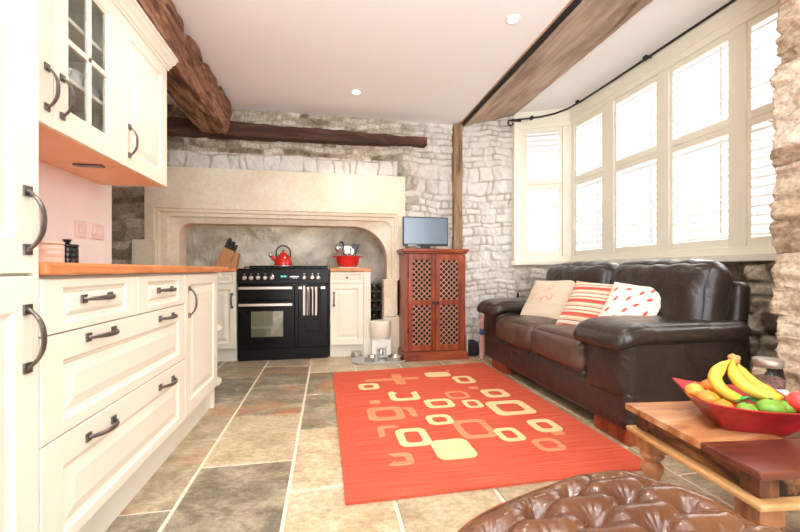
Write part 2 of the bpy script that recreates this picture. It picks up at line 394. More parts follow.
# ------------------------------------------------------------------ stone fields
def NZ(U, V, seed):
    # value noise, several octaves
    out = np.zeros_like(U); rs = np.random.RandomState(seed + 99); a = 1.0; f = 9.0
    for o in range(4):
        G = rs.rand(257, 257); x, y = U * f + 31.7 * o + 40, V * f + 17.3 * o + 40
        xi, yi = np.floor(x).astype(int) % 256, np.floor(y).astype(int) % 256; fx, fy = x - np.floor(x), y - np.floor(y)
        fx, fy = fx * fx * (3 - 2 * fx), fy * fy * (3 - 2 * fy)
        out += a * ((G[yi, xi] * (1 - fx) + G[yi, xi + 1] * fx) * (1 - fy) + (G[yi + 1, xi] * (1 - fx) + G[yi + 1, xi + 1] * fx) * fy - .5)
        a *= .6; f *= 2.1
    return out
def stone_field(U, V, rows, seed, wmin=.12, wmax=.42, amp=.022, warp=.018, edge=.014, rough=.010):
    rs = np.random.RandomState(seed)
    ph = rs.rand(12) * 6.28
    wv = V + warp * (np.sin(U * 5.1 + ph[0]) * .6 + np.sin(U * 11.3 + V * 4 + ph[1]) * .35 + np.sin(U * 23 + V * 9 + ph[2]) * .2)
    wu = U + warp * (np.sin(V * 9.1 + ph[3]) * .5 + np.sin(V * 19 + U * 7 + ph[4]) * .35 + np.sin(U * 31 - V * 27 + ph[5]) * .2)
    rows = np.array(rows); ri = np.clip(np.searchsorted(rows, wv) - 1, 0, len(rows) - 2)
    H = np.zeros_like(U); R = np.zeros_like(U); G = np.zeros_like(U)
    for i in range(len(rows) - 1):
        mk = ri == i
        if not mk.any(): continue
        x = [U.min() - .6 + rs.rand() * .3]
        while x[-1] < U.max() + .5: x.append(x[-1] + wmin + (wmax - wmin) * rs.rand() ** 1.5)
        x = np.array(x); ci = np.searchsorted(x, wu[mk]) - 1; ci = np.clip(ci, 0, len(x) - 2)
        du = np.minimum(wu[mk] - x[ci], x[ci + 1] - wu[mk])
        dv = np.minimum(wv[mk] - rows[i], rows[i + 1] - wv[mk])
        d = du * dv / (du + dv + 1e-6) * 1.3
        d = np.minimum(d, np.minimum(du, dv))
        t = np.clip(d / edge, 0, 1); t = t * t * (3 - 2 * t)
        rv = rs.rand(len(x)); rh = rs.rand(len(x)); tl = rs.randn(len(x)) * .04
        H[mk] = t * amp * (.5 + .9 * rh[ci]) + tl[ci] * (wu[mk] - x[ci]) * t
        R[mk] = rv[ci]; G[mk] = 1 - t
    t_ = np.sin(U*13+ph[10]+2*np.sin(V*7))*np.sin(V*17+ph[11]+2*np.sin(U*9))
    G = G * np.clip(.75 + .6 * t_, .25, 1)
    H = H * np.clip(.8 + .45 * t_, .35, 1.2) + NZ(U, V, seed) * rough
    fine = .6 * (np.sin(U * 61 + ph[6]) * np.sin(V * 53 + ph[7]) + np.sin(U * 97 + V * 71 + ph[8]) + .6 * np.sin(V * 143 - U * 119 + ph[9])) * .0022
    return H + fine, R, G
def rand_rows(z0, z1, lo, hi, seed):
    rs = np.random.RandomState(seed); r = [z0]
    while r[-1] < z1: r.append(r[-1] + lo + (hi - lo) * rs.rand())
    return r
def stone_panel(name, P0, eu, ev, en, w, h, rows, seed, mat, res=.012, mask=None, wash=None, edgefn=None, toning=None, **kw):
    nu, nv = int(w / res) + 1, int(h / res) + 1
    u = np.linspace(0, w, nu); v = np.linspace(0, h, nv); U, V = np.meshgrid(u, v)
    H, R, G = stone_field(U, V, rows, seed, **kw)
    W = wash(U, V) if wash else np.zeros_like(U)
    if toning: R = toning(U, V, R)
    P0 = np.array(P0); eu = np.array(eu); ev = np.array(ev); en = np.array(en)
    UU = U.copy()
    if edgefn: UU, H = edgefn(U, V, H)
    P = P0 + UU[..., None] * eu + V[..., None] * ev + H[..., None] * en
    vs = P.reshape(-1, 3)
    idx = np.arange(nu * nv).reshape(nv, nu)
    q = np.stack([idx[:-1, :-1], idx[:-1, 1:], idx[1:, 1:], idx[1:, :-1]], -1)
    uc = (U[:-1, :-1] + U[1:, 1:]) / 2; vc = (V[:-1, :-1] + V[1:, 1:]) / 2
    q = q.reshape(-1, 4)
    if mask is not None: q = q[~mask(uc, vc).reshape(-1)]
    nrm = np.cross(eu, ev)
    if np.dot(nrm, en) < 0: q = q[:, ::-1]
    me = bpy.data.meshes.new(name); me.from_pydata(vs.tolist(), [], q.tolist())
    me.materials.append(mat)
    ca = me.color_attributes.new('tone', 'FLOAT_COLOR', 'POINT')
    c = np.stack([R, G, W, np.ones_like(R)], -1).reshape(-1).astype(np.float32)
    ca.data.foreach_set('color', c)
    me.polygons.foreach_set('use_smooth', [True] * len(me.polygons))
    o = bpy.data.objects.new(name, me); COL.objects.link(o)
    return struct(o)

# ================================================================== SETTING
CZ = 2.515
# floor slabs
fl_v = MB().box(-2.4, 3.0, -1.2, 4.9, -.10, -.006)
floor = fl_v.build('floor', [M['slatein'], M['slate']])
struct(floor)
mb = MB(); mb.v = list(map(tuple, [v.co for v in floor.data.vertices])); mb.f = [tuple(p.vertices) for p in floor.data.polygons]; mb.m = [0] * 6
tones = [(0, 0, 0)] * 8
xcols = [-2.25, -1.83, -1.41, -.99, -.57, -.155, .26, .68, 1.10, 1.52, 1.94, 2.36, 2.78]
rs = random.Random(11)
special = {}
for i in range(len(xcols) - 1):
    x0, x1 = xcols[i] + .007, xcols[i + 1] - .007
    off = {3: 1.59, 4: 1.90, 5: 1.63}.get(i, [1.72, 1.45, 1.85, 1.6][i % 4])
    for k in range(-5, 6):
        y0, y1 = off + k * .615 + .007, off + (k + 1) * .615 - .007
        if y1 > 4.85: y1 = 4.85
        if y0 > 4.8: continue
        if i == 5 and k == 0 : pass
        sp_ = special.get((i, k))
        r_, g_, b_ = rs.random(), max(0, rs.random() * 1.5 - .5), max(0, min(1, rs.random() * 1.7 - .55))
        if (i, k) == (4, -1): r_, g_, b_ = .45, .1, .12
        if (i, k) == (4, 0): r_, g_, b_ = .7, .15, .75
        if (i, k) == (4, 1): r_, g_, b_ = .55, 1, .25
        if (i, k) == (4, 2): r_, g_, b_ = .4, .4, .1
        if (i, k) in ((5, -1), (5, 0)): r_, g_, b_ = .8, .55, .85
        if (i, k) == (5, 1): r_, g_, b_ = .5, .4, .2
        if (i, k) == (3, 0): r_, g_, b_ = .6, .6, .5
        if (i, k) == (3, -1): r_, g_, b_ = .35, .1, .1
        if i >= 6: r_, b_ = max(r_, .45), max(b_, .55)
        n0 = len(mb.v); e = .004
        j = [rs.uniform(-.003, .003) for _ in range(4)]
        mb.add([(x0, y0, -.006), (x1, y0, -.006), (x1, y1, -.006), (x0, y1, -.006),
                (x0 + e, y0 + e, 0), (x1 - e, y0 + e, 0), (x1 - e, y1 - e, 0), (x0 + e, y1 - e, 0)],
               [(4, 5, 6, 7), (0, 1, 5, 4), (1, 2, 6, 5), (2, 3, 7, 6), (3, 0, 4, 7)], 1)
        tones += [(r_, g_, b_)] * 8
bpy.data.objects.remove(floor)
floor = struct(mb.build('floor', [M['slatein'], M['slate']])); floor.name = 'floor'
ca = floor.data.color_attributes.new('tone', 'FLOAT_COLOR', 'POINT')
ca.data.foreach_set('color', np.array([(*t, 1) for t in tones], dtype=np.float32).reshape(-1))

# ceiling, left wall
o = struct(MB().box(-2.4, 1.434, -1.0, 4.9, CZ, CZ + .12).build('ceiling', M['ceiling']))
o = struct(MB().box(2.0, 2.95, -1.0, 4.3, 2.69, 2.80).build('ceiling_bay', M['ceiling']))
struct(MB().box(1.435, 1.447, -1.0, 4.12, CZ - .006, CZ + .12).build('trim_1', M['edging']))
struct(MB().box(-1.42, -1.30, -1.0, 2.67, 0, CZ).build('wall_left', M['plaster'], bevel=.006))
struct(MB().box(-2.45, -2.25, 2.4, 4.9, 0, CZ).build('wall_left_recess', M['roughplaster']))
struct(MB().box(-2.30, -1.42, 2.4, 2.5, 0, CZ).build('wall_left_return', M['plaster']))
struct(MB().box(1.448, 1.497, -1.0, 4.10, 2.505, 2.60).build('gap_shade_strip', M['shadeblack']))  # black strip that paints the shade in the gap beside the beam
# cap above the right beam so that the gap is closed
struct(MB().box(1.447, 2.12, -1.0, 4.2, 2.79, 2.90).build('ceiling_over_beam', M['shadeblack']))

# stone back wall
X0 = -2.3
rows = rand_rows(0, 1.84, .045, .135, 3); rows = [r for r in rows if r < 1.80] + [1.90, 2.065] + [2.13, 2.19, 2.28, 2.35, 2.41, 2.47, 2.53, 2.60, 2.70]
def wash_back(U, V):
    X = U + X0
    w = np.clip((X - .6) / .6, 0, 1) * .50 + .18
    w = np.where((V > 1.9) & (V < 2.065) & (X > -1.56) & (X < .75), .62, w)
    w = np.where(X < -1.5, .02, w)
    return w
def tone_back(U, V, R):
    X = U + X0
    R = np.where(X < -1.5, R * .75, R)
    R = np.where((V > 1.9) & (V < 2.065) & (X > -1.5) & (X < .75), .55 + .35 * R, R)
    return np.where((V > 2.07) & (X < .9), R * .75, R)
back = stone_panel('wall_back', (X0, 4.125, 0), (1, 0, 0), (0, 0, 1), (0, -1, 0), 4.45, 2.69, rows, 5, M['stone'],
    res=.0125, mask=lambda u, v: (u + X0 > -1.66) & (u + X0 < .79) & (v < 1.86), wash=wash_back, toning=tone_back, amp=.013, wmin=.06, wmax=.30, edge=.013, warp=.026, rough=.020)
# bay walls below the sill
stone_panel('wall_right_bay', (2.66, 3.87, 0), (0, -1, 0), (0, 0, 1), (-1, 0, 0), 2.6, .955, rand_rows(0, 1.0, .09, .17, 8), 21, M['stonebay'],
    res=.014, amp=.04, edge=.022, warp=.045, rough=.05)
L_ = math.hypot(.55, .25)
stone_panel('wall_back_bay', (2.12, 4.12, 0), (.55 / L_, -.25 / L_, 0), (0, 0, 1), (-.25 / L_, -.55 / L_, 0), L_, .955, rand_rows(0, 1.0, .06, .13, 4), 23, M['stone'],
    res=.012, amp=.016, edge=.013, warp=.026, rough=.022, wash=lambda u, v: u * 0 + .45)
# rugged pier on the right: flat part plus ragged quoins
rp = random.Random(5)
def pier_edge(U, V, H):
    n = np.sin(V * 17 + 1) * .4 + np.sin(V * 41 + 2) * .3 + np.sin(V * 9.3) * .3
    t = np.clip((U - .10) / .07, 0, 1)
    return U, H - t ** 2 * .05
pr = MB(); tonep = []
z = -.02
while z < 2.72:
    hh = rp.uniform(.06, .17); y = 1.472 + rp.uniform(-.012, .016)
    while y > .6:
        ln = rp.uniform(.13, .36); d = rp.uniform(.0, .02)
        n0 = len(pr.v)
        pr.rbox((2.22 - d, y - ln / 2, z + hh / 2), (.12, ln / 2 + .002, hh / 2 + .006), .012, (0, 0, .0), 22)
        for k in range(n0, len(pr.v)):
            p = Vector(pr.v[k]); q = Vector((p.x * 1.0, p.y * .8, p.z * 1.5))
            d1 = mn.fractal(q * 9, .8, 2.1, 5) * .030; d2 = mn.fractal(q * 9 + Vector((9, 3, 5)), .8, 2.1, 5) * .022
            st_q = math.floor(mn.fractal(Vector((p.y * 3, p.z * 14, n0)), .9, 2, 2) * 3) * .006
            pr.v[k] = (p.x + d1 + (st_q if p.x < 2.16 else 0), p.y + d2, p.z + mn.noise(q * 8) * .008)
        t = rp.random(); tonep += [(t, 0, 0)] * (len(pr.v) - n0); y -= ln
    z += hh
n0 = len(pr.v); pr.box(2.16, 2.5, -1.0, 1.43, 0, 2.72); tonep += [(.3, 1, 0)] * 8
pier = struct(pr.build('wall_right', M['stonepier'], smooth=True))
ca = pier.data.color_attributes.new('tone', 'FLOAT_COLOR', 'POINT')
ca.data.foreach_set('color', np.array([(*t, 1) for t in tonep], dtype=np.float32).reshape(-1))
struct(MB().box(2.5, 2.75, 1.1, 1.36, 0, 2.72).build('wall_right_reveal', M['stonepier']))

# ------------------------------------------------------------------ windows
def window(name, A, B, secs, zsill=.955, ztop=2.53):
    """A->B along the wall in plan; sections [(a0,a1)] in metres from A"""
    A = Vector((A[0], A[1], 0)); B = Vector((B[0], B[1], 0)); L = (B - A).length
    e = (B - A) / L; nrm = Vector((e.y, -e.x, 0))   # points outward (away from the room)
    if nrm.x < 0 and abs(nrm.x) > abs(nrm.y): nrm = -nrm
    if abs(nrm.y) > abs(nrm.x) and nrm.y < 0: nrm = -nrm
    fn = lambda a, z, d: A + e * a + nrm * d + Vector((0, 0, z))
    root = MB()
    def bar(mb, a0, a1, z0, z1, d0, d1):
        mb.add([fn(a, z, d) for d in (d0, d1) for z in (z0, z1) for a in (a0, a1)],
               [(0, 1, 3, 2), (4, 6, 7, 5), (0, 4, 5, 1), (2, 3, 7, 6), (0, 2, 6, 4), (1, 5, 7, 3)])
    bar(root, 0, L, 1.0, 1.055, -.005, .09); bar(root, 0, L, 2.50, 2.56, -.005, .09)
    prev = 0
    for a0, a1 in secs:
        bar(root, prev, a0 - .0, 1.055, 2.50, 0, .09); prev = a1
    bar(root, prev, L, 1.055, 2.50, 0, .09)
    w = struct(root.build(name, M['whitepaint'], bevel=.004))
    for a0, a1 in secs:
        for z0, z1 in ((1.055, 1.865), (1.868, 2.50)):
            st = .028 if a1 - a0 > .3 else .03
            f = MB()
            bar(f, a0 + .002, a0 + st, z0, z1, .012, .045); bar(f, a1 - st, a1 - .002, z0, z1, .012, .045)
            bar(f, a0 + st, a1 - st, z0, z0 + .055, .012, .045); bar(f, a0 + st, a1 - st, z1 - .045, z1, .012, .045)
            fr = f.build('shutter_panel', M['whitepaint'], w, bevel=.003)
            l = MB(); nz_ = int((z1 - z0 - .1) / .058); p = (z1 - z0 - .1) / nz_
            th = math.radians(40); hw = .031; t = .0035
            for k in range(nz_):
                zc = z0 + .055 + p * (k + .5)
                c_, s_ = math.cos(th), math.sin(th)
                poly = [(-hw, 0), (-hw * .5, t), (hw * .5, t), (hw, 0), (hw * .5, -t), (-hw * .5, -t)]
                q = [(x * c_ - y * s_, x * s_ + y * c_) for x, y in poly]
                vs = [fn(a, zc + b_, .029 + x) for a in (a0 + st, a1 - st) for x, b_ in q]
                l.add(vs, [tuple(range(6)), tuple(reversed(range(6, 12)))] + [(i, i + 6, (i + 1) % 6 + 6, (i + 1) % 6) for i in range(6)])
            l.build('louvres', M['louvre'], fr)
            tr = MB(); mid = (a0 + a1) / 2 if a1 - a0 < .3 else a1 - st - .03
            bar(tr, mid - .004, mid + .004, z0 + .08, z1 - .07, -.012, -.004)
            tr.build('tilt_rod', M['louvre'], fr)
    return w
window('window_1', (2.12, 4.10), (2.65, 3.86), [(.10, .50)])
window('window_2', (2.65, 3.86), (2.65, 1.30), [(.06, .51), (.65, 1.15), (1.25, 1.73), (1.82, 2.42)])
# sill ledge, head board, corner post
s_ = MB()
s_.prism([(2.06, 4.09), (2.60, 3.83), (2.60, 1.2), (2.75, 1.2), (2.75, 3.9), (2.14, 4.2)], lambda a, b_, d: (a, b_, d), .955, 1.005)
struct(s_.build('trim_2', M['whitepaint'], bevel=.006))
s_ = MB()
s_.prism([(2.10, 4.095), (2.635, 3.85), (2.635, 1.2), (2.75, 1.2), (2.75, 3.9), (2.14, 4.2)], lambda a, b_, d: (a, b_, d), 2.555, 2.70)
struct(s_.build('trim_3', M['whitepaint'], bevel=.004))
s_ = MB(); s_.box(2.085, 2.125, 4.07, 4.13, .955, 2.62); struct(s_.build('trim_4', M['whitepaint'], bevel=.004))

# curtain rail
cr = thing('curtain_rail', 'thin black metal curtain rail bending round the bay above the white shutters', 'curtain rail', (2.4, 3.7, 2.6))
pts = [(2.03, 4.03, 2.575), (2.15, 3.99, 2.585), (2.33, 3.93, 2.60), (2.45, 3.86, 2.615), (2.54, 3.74, 2.63), (2.575, 3.55, 2.64), (2.58, 3.2, 2.64), (2.58, 2.0, 2.64), (2.58, 1.3, 2.64)]
MB().tube(pts, .010, 8).build('rail', M['iron'], cr, smooth=True)
for x, y, dx, dy in ((2.58, 2.76, 1, 0), (2.24, 3.965, .4, .8), (2.563, 3.62, 1, .3)):
    k = MB().tube([(x, y, 2.64 if x > 2.5 else 2.59), (x + dx * .03, y + dy * .03, 2.655 if x > 2.5 else 2.605), (x + dx * .055, y + dy * .055, 2.66 if x > 2.5 else 2.61)], .009, 6)
    k.box(x - .012, x + .012, y - .018, y + .018, (2.63 if x > 2.5 else 2.575), (2.665 if x > 2.5 else 2.612))
    k.build('bracket', M['iron'], cr)
f = MB(); f.tube([(2.04 + .0, 4.03, 2.575)] + [(2.02 - .03 * math.sin(a) , 4.03, 2.548 + .03 * math.cos(a)) for a in [i * PI / 8 for i in range(0, 13)]], [.011] + [.009] * 13, 8)
f.box(2.03, 2.14, 4.01, 4.03, 2.565, 2.585)
f.build('finial', M['iron'], cr, smooth=False)

# ------------------------------------------------------------------ beams
def rough_beam(name, sec, axis, a0, a1, mats, amp, seed, steps=60, sub=6, label='', cat='beam', taper=None, notches=()):
    rs = np.random.RandomState(seed); ph = rs.rand(30) * 6.28
    pts = []
    n = len(sec)
    for i in range(n):
        p, q = sec[i], sec[(i + 1) % n]
        for k in range(sub): pts.append((p[0] + (q[0] - p[0]) * k / sub, p[1] + (q[1] - p[1]) * k / sub))
    N = len(pts); cx = sum(p[0] for p in pts) / N; cz = sum(p[1] for p in pts) / N
    mb = MB(); vs = []
    for s in range(steps + 1):
        t = s / steps; a = a0 + (a1 - a0) * t
        sx, sz, oz = taper(t) if taper else (1, 1, 0)
        for j, (x, z_) in enumerate(pts):
            th = j / N * 6.28
            q3 = Vector((a * 1.2, x * 4, z_ * 4)) ; 
            d = amp * 1.1 * (mn.fractal(q3 * 3, .8, 2.1, 4)) + amp * .35 * (.5 * math.sin(a * 4 + ph[0] + th * 2) + .35 * math.sin(a * 11 + ph[1] + th * 3) + .3 * math.sin(a * 27 + ph[2] + th * 7) + .25 * math.sin(a * 53 + ph[3] - th * 11))
            dx, dz = x - cx, z_ - cz; l = math.hypot(dx, dz)
            xx, zz = cx + dx * sx + dx / l * d, cz + dz * sz + dz / l * d + oz
            for (n0, n1, zlo, zhi, dep, side) in notches:
                if n0 < a < n1 and zlo < zz < zhi and (xx - cx) * side > 0: xx -= side * dep
            vs.append((xx, a, zz) if axis == 'y' else (a, xx, zz))
    fs = []
    for s in range(steps):
        for j in range(N):
            k = (j + 1) % N; fs.append((s * N + j, s * N + k, (s + 1) * N + k, (s + 1) * N + j))
    fs.append(tuple(range(N))); fs.append(tuple(reversed(range(steps * N, (steps + 1) * N))))
    mb.add(vs, fs)
    o = mb.build(name, mats, smooth=False)
    bm = bmesh.new(); bm.from_mesh(o.data); bmesh.ops.recalc_face_normals(bm, faces=bm.faces); bm.to_mesh(o.data); bm.free()
    return tag(o, label, cat)
rough_beam('ceiling_beam', [(-.915, CZ - .001), (-.905, 2.40), (-.935, 2.235), (-.955, 2.205), (-1.17, 2.215), (-1.185, 2.24), (-1.19, CZ - .001)], 'y', -.9, 3.95,
    M['beam'], .012, 3, 260, 12, 'rough dark oak ceiling beam above the cream wall cabinets, with open mortice notches', 'beam',
    taper=lambda t: (1 + .03 * math.sin(t * 9), 1 + .04 * math.sin(t * 14), 0),
    notches=[(y, y + .13, 2.41, 2.60, .12, 1) for y in (1.1, 1.75, 2.30, 2.72, 3.10, 3.50)])
rough_beam('ceiling_beam', [(1.50, 2.50), (1.50, 2.78), (2.10, 2.78), (2.095, 2.665)], 'y', -.9, 4.10,
    M['beampale'], .010, 9, 110, 7, 'massive weathered pale brown oak ceiling beam running beside the window bay', 'beam')
def tp(t): return (1 - .2 * t, 1 - .45 * t ** 1.6, -.0)
rough_beam('lintel_beam', [(3.99, 2.20), (3.985, 2.345), (4.18, 2.345), (4.18, 2.20)], 'x', -1.75, 1.05,
    M['beamdark'], .011, 14, 80, 5, 'dark brown timber lintel set into the stone wall above the fireplace', 'beam', taper=tp)
rough_beam('wall_post', [(4.04, 0), (4.04, .09), (4.16, .09), (4.16, 0)], 'x', 0, 1, M['post'], .008, 17, 50, 4,
    'rough brown upright timber post in the stone wall behind the television', 'post')
o = [x for x in COL.objects if x.name == 'wall_post'][0]
for v in o.data.vertices:  # stand the post upright: a->z, second section axis->x
    a, y, z_ = v.co; v.co = (1.365 + z_ , y, .02 + a * 2.475)

# ------------------------------------------------------------------ fireplace
fp = thing('fireplace_surround', 'wide cream limestone inglenook fireplace surround with moulded arch around the range', 'fireplace', (-.4, 4.1, 0))
def arch(xl, xr, zt, rl, rr_, n=14):
    P = [(xl, 0.0)] + [(xl, (zt - rl) * k / 6) for k in range(1, 6)]
    P += [(xl + rl - rl * math.cos(a), zt - rl + rl * math.sin(a)) for a in [PI / 2 * k / n for k in range(n + 1)]]
    x0, x1 = xl + rl, xr - rr_
    P += [(x0 + (x1 - x0) * k / 10, zt) for k in range(1, 10)]
    P += [(xr - rr_ + rr_ * math.sin(a), zt - rr_ + rr_ * math.cos(a)) for a in [PI / 2 * k / n for k in range(n + 1)]]
    P += [(xr, (zt - rr_) * (1 - k / 6)) for k in range(1, 6)] + [(xr, 0.0)]
    return P
loops = [(arch(-1.70, .82, 1.895, .002, .002), 4.13), (arch(-1.70, .82, 1.895, .002, .002), 4.05), (arch(-1.62, .735, 1.497, .002, .002), 4.05), (arch(-1.615, .73, 1.49, .002, .002), 4.062),
         (arch(-1.585, .715, 1.465, .003, .003), 4.066), (arch(-1.575, .705, 1.455, .004, .004), 4.085), (arch(-1.52, .69, 1.425, .03, .10), 4.09),
         (arch(-1.505, .68, 1.415, .04, .14), 4.115), (arch(-1.43, .64, 1.365, .11, .36), 4.15), (arch(-1.43, .64, 1.365, .11, .36), 4.34)]
mb = MB(); n = len(loops[0][0])
vs = [(x, y, z_) for P, y in loops for x, z_ in P]
fs = [(i * n + k, i * n + k + 1, (i + 1) * n + k + 1, (i + 1) * n + k) for i in range(len(loops) - 1) for k in range(n - 1)]
mb.add(vs, fs)
o = mb.build('surround', M['limestone'], fp)
for i, (x0, x1, z0, z1, y) in enumerate(((-1.80, -1.60, .0, .42, 4.04), (-1.79, -1.60, .425, .80, 4.038), (-1.805, -1.60, .805, 1.19, 4.04), (.585, .82, 0, .40, 4.045), (.59, .82, .405, .80, 4.05))):
    MB().box(x0, x1, y, 4.2, z0, z1).build('jamb_block', M['limestone'], fp, bevel=.008)
# alcove behind the arch
def rough_sheet(name, fn, w, h, res, amp, seed, mat):
    nu, nv = int(w / res) + 1, int(h / res) + 1; rs = np.random.RandomState(seed); ph = rs.rand(20) * 6.28
    vs = []
    for j in range(nv):
        for i in range(nu):
            u, v = w * i / (nu - 1), h * j / (nv - 1)
            d = amp * (math.sin(u * 5 + ph[0] + 2 * math.sin(v * 4)) * .8 + math.sin(v * 9 + ph[1] + 1.5 * math.sin(u * 7)) * .6 + math.sin(u * 17 - v * 13 + ph[2] + math.sin(v * 20)) * .35 + math.sin(u * 31 + v * 29 + ph[3]) * .15)
            vs.append(fn(u, v, d))
    fs = [(j * nu + i, j * nu + i + 1, (j + 1) * nu + i + 1, (j + 1) * nu + i) for j in range(nv - 1) for i in range(nu - 1)]
    return struct(MB().add(vs, fs).build(name, mat, smooth=True))
rough_sheet('wall_alcove_back', lambda u, v, d: (-1.75 + u, 4.72 - d, v), 2.75, 2.0, .025, .034, 2, M['roughplaster'])
rough_sheet('wall_alcove_left', lambda u, v, d: (-1.48 + d * .5, 4.75 - u, v), .62, 2.0, .035, .02, 3, M['roughplaster'])
rough_sheet('wall_alcove_right', lambda u, v, d: (.70 + d * .5, 4.75 - u, v), .62, 2.0, .035, .02, 4, M['roughplaster'])
struct(MB().box(-1.8, 1.0, 4.2, 4.8, 1.75, 1.85).build('ceiling_alcove', M['roughplaster']))

# ================================================================== KITCHEN
def facX(x):  # fronts facing +X : a=Y, b=Z, depth outwards
    return lambda a, b_, d: (x + d, a, b_)
def facY(y):  # fronts facing -Y : a=X
    return lambda a, b_, d: (a, y - d, b_)
def front(fn, a0, a1, b0, b1, fr, th=.02, raised=True, hole=False, flip=False):
    """framed front with a moulded, raised field. fr=(left,right,bottom,top)"""
    mb = MB(); l, r, bt, tp_ = fr
    def ring(i, d): return [(a0 + l + i, b0 + bt + i, d), (a1 - r - i, b0 + bt + i, d), (a1 - r - i, b1 - tp_ - i, d), (a0 + l + i, b1 - tp_ - i, d)]
    e = .002
    rings = [[(a0, b0, -th), (a1, b0, -th), (a1, b1, -th), (a0, b1, -th)], [(a0, b0, -e), (a1, b0, -e), (a1, b1, -e), (a0, b1, -e)],
             [(a0 + e, b0 + e, 0), (a1 - e, b0 + e, 0), (a1 - e, b1 - e, 0), (a0 + e, b1 - e, 0)], ring(-.004, 0), ring(0, -.003), ring(.003, -.007), ring(.009, -.008)]
    if not hole:
        rings += [ring(.014, -.010)]
        sm = min(a1 - a0 - l - r, b1 - b0 - bt - tp_)
        g = min(.045, sm * .28)
        if raised: rings += [ring(g, -.003), ring(g + .003, -.002)]
    else: rings += [ring(.010, -th)]
    vs = [fn(*p) for R_ in rings for p in R_]; fs = []
    for i in range(len(rings) - 1):
        for k in range(4):
            q = (k + 1) % 4; fs.append((i * 4 + k, i * 4 + q, (i + 1) * 4 + q, (i + 1) * 4 + k))
    if not hole: fs.append(tuple((len(rings) - 1) * 4 + k for k in range(4)))
    fs.append((3, 2, 1, 0)) if not hole else fs.extend([((len(rings) - 1) * 4 + k, (len(rings) - 1) * 4 + (k + 1) % 4, (k + 1) % 4, k) for k in range(4)])
    mb.add(vs, fs)
    return mb
def handle(fn, a, b_, L, vertical, parent, mat=None):
    """bow handle with two square studded plates; (a,b) is the centre"""
    mb = MB(); pts = []
    def P(t, o, d): return Vector(fn(a + (o if vertical else t), b_ + (t if vertical else o), d))
    for i in range(13):
        t = -1 + 2 * i / 12
        pts.append(P(t * L * .42, 0, .006 + .030 * (1 - abs(t) ** 2.6)))
    mb.tube(pts, [.0060 + .0022 * abs(math.sin(i / 12 * PI)) for i in range(13)], 8, up=tuple(P(0, 0, 1) - P(0, 0, 0)), flat=.62)
    for s in (-1, 1):
        c = s * L * .42; w = .0125
        corners = [P(c + x, y, d) for d in (0, .005) for x, y in ((-w, -w), (w, -w), (w, w), (-w, w))]
        mb.add(corners, [(3, 2, 1, 0), (4, 5, 6, 7), (0, 1, 5, 4), (1, 2, 6, 5), (2, 3, 7, 6), (3, 0, 4, 7)])
        k = 6; ring = [P(c + .006 * math.cos(2 * PI * j / k), .006 * math.sin(2 * PI * j / k), .005) for j in range(k)]
        mb.add(ring + [P(c, 0, .012)], [(j, (j + 1) % k, k) for j in range(k)])
    return mb.build('handle', mat or M['pewter'], parent, smooth=False)
FX = -.70; F = facX(FX)
# tall cabinet
t = thing('tall_cabinet', 'tall cream painted larder cabinet at the left edge of the photo', 'cabinet', (-1.0, .8, 0))
MB().box(-1.295, FX - .022, .50, 1.108, .13, 2.17).build('body', M['cream'], t, bevel=.003)
MB().box(-1.29, FX - .05, .51, 1.10, 0, .13).build('plinth', M['plinthpaint'], t)
MB().box(FX - .022, FX - .001, 1.092, 1.108, .15, 2.17).build('side_panel', M['cream'], t, bevel=.002)
for z0, z1, hz in ((.15, .885, .737), (.892, 2.15, 1.018)):
    d = front(F, .51, 1.090, z0, z1, (.085, .06, .085, .085)).build('door', M['cream'], t)
    handle(F, 1.066, hz, .165, True, d)
# drawer cabinet
t = thing('drawer_cabinet', 'cream base cabinet of four panelled drawers under the long worktop', 'cabinet', (-1.0, 1.6, 0))
MB().box(-1.295, FX - .022, 1.112, 2.11, .13, .884).build('body', M['creamin'], t)
MB().box(-1.29, -.751, 1.112, 2.11, 0, .15).build('plinth', M['plinthpaint'], t)
for y0, y1, z0, z1, fr, hs in ((1.114, 1.613, .733, .876, (.085, .082, .026, .026), [(1.353, .816)]), (1.617, 2.108, .733, .876, (.085, .082, .026, .026), [(1.865, .814)]),
                          (1.114, 2.108, .457, .729, (.085, .082, .04, .075), [(1.375, .70), (1.879, .692)]), (1.114, 2.108, .15, .453, (.085, .082, .04, .085), [(1.375, .402), (1.879, .40)])):
    d = front(F, y0, y1, z0, z1, fr).build('drawer', M['cream'], t)
    for y, z_ in hs: handle(F, y, z_, .165, False, d)
# door cabinet
t = thing('base_cabinet', 'cream base cabinet with one tall panelled door beside the drawers', 'cabinet', (-1.0, 2.4, 0))
MB().box(-1.295, FX - .022, 2.113, 2.70, .13, .884).build('body', M['creamin'], t)
MB().box(-1.29, -.751, 2.113, 2.70, 0, .15).build('plinth', M['plinthpaint'], t)
d = front(F, 2.114, 2.69, .15, .876, (.075, .075, .075, .055)).build('door', M['cream'], t)
handle(F, 2.165, .735, .165, True, d)
# end shelf unit
t = thing('end_shelf_unit', 'open cream end shelves finishing the run of base cabinets', 'shelf', (-1.0, 2.8, 0))
MB().box(-1.28, FX - .024, 2.702, 2.718, 0, .884).build('side_panel', M['cream'], t)
def qshelf(z0):
    P = [(-1.265, 2.7185), (-.70, 2.7185)] + [(-.70 - .10 * (1 - math.cos(a)), 2.785 + .10 * math.sin(a)) for a in [PI / 2 * k / 8 for k in range(0, 9)]] + [(-1.265, 2.885)]
    return MB().prism(P, lambda a, b_, d: (a, b_, d), z0, z0 + .02)
for z_ in (.14, .50, .864): qshelf(z_).build('shelf', M['cream'], t, bevel=.003)
MB().box(-1.28, -.78, 2.718, 2.78, 0, .14).build('plinth', M['plinthpaint'], t)
MB().box(-1.29, -1.27, 2.7185, 2.888, 0, .884).build('back_panel', M['cream'], t)
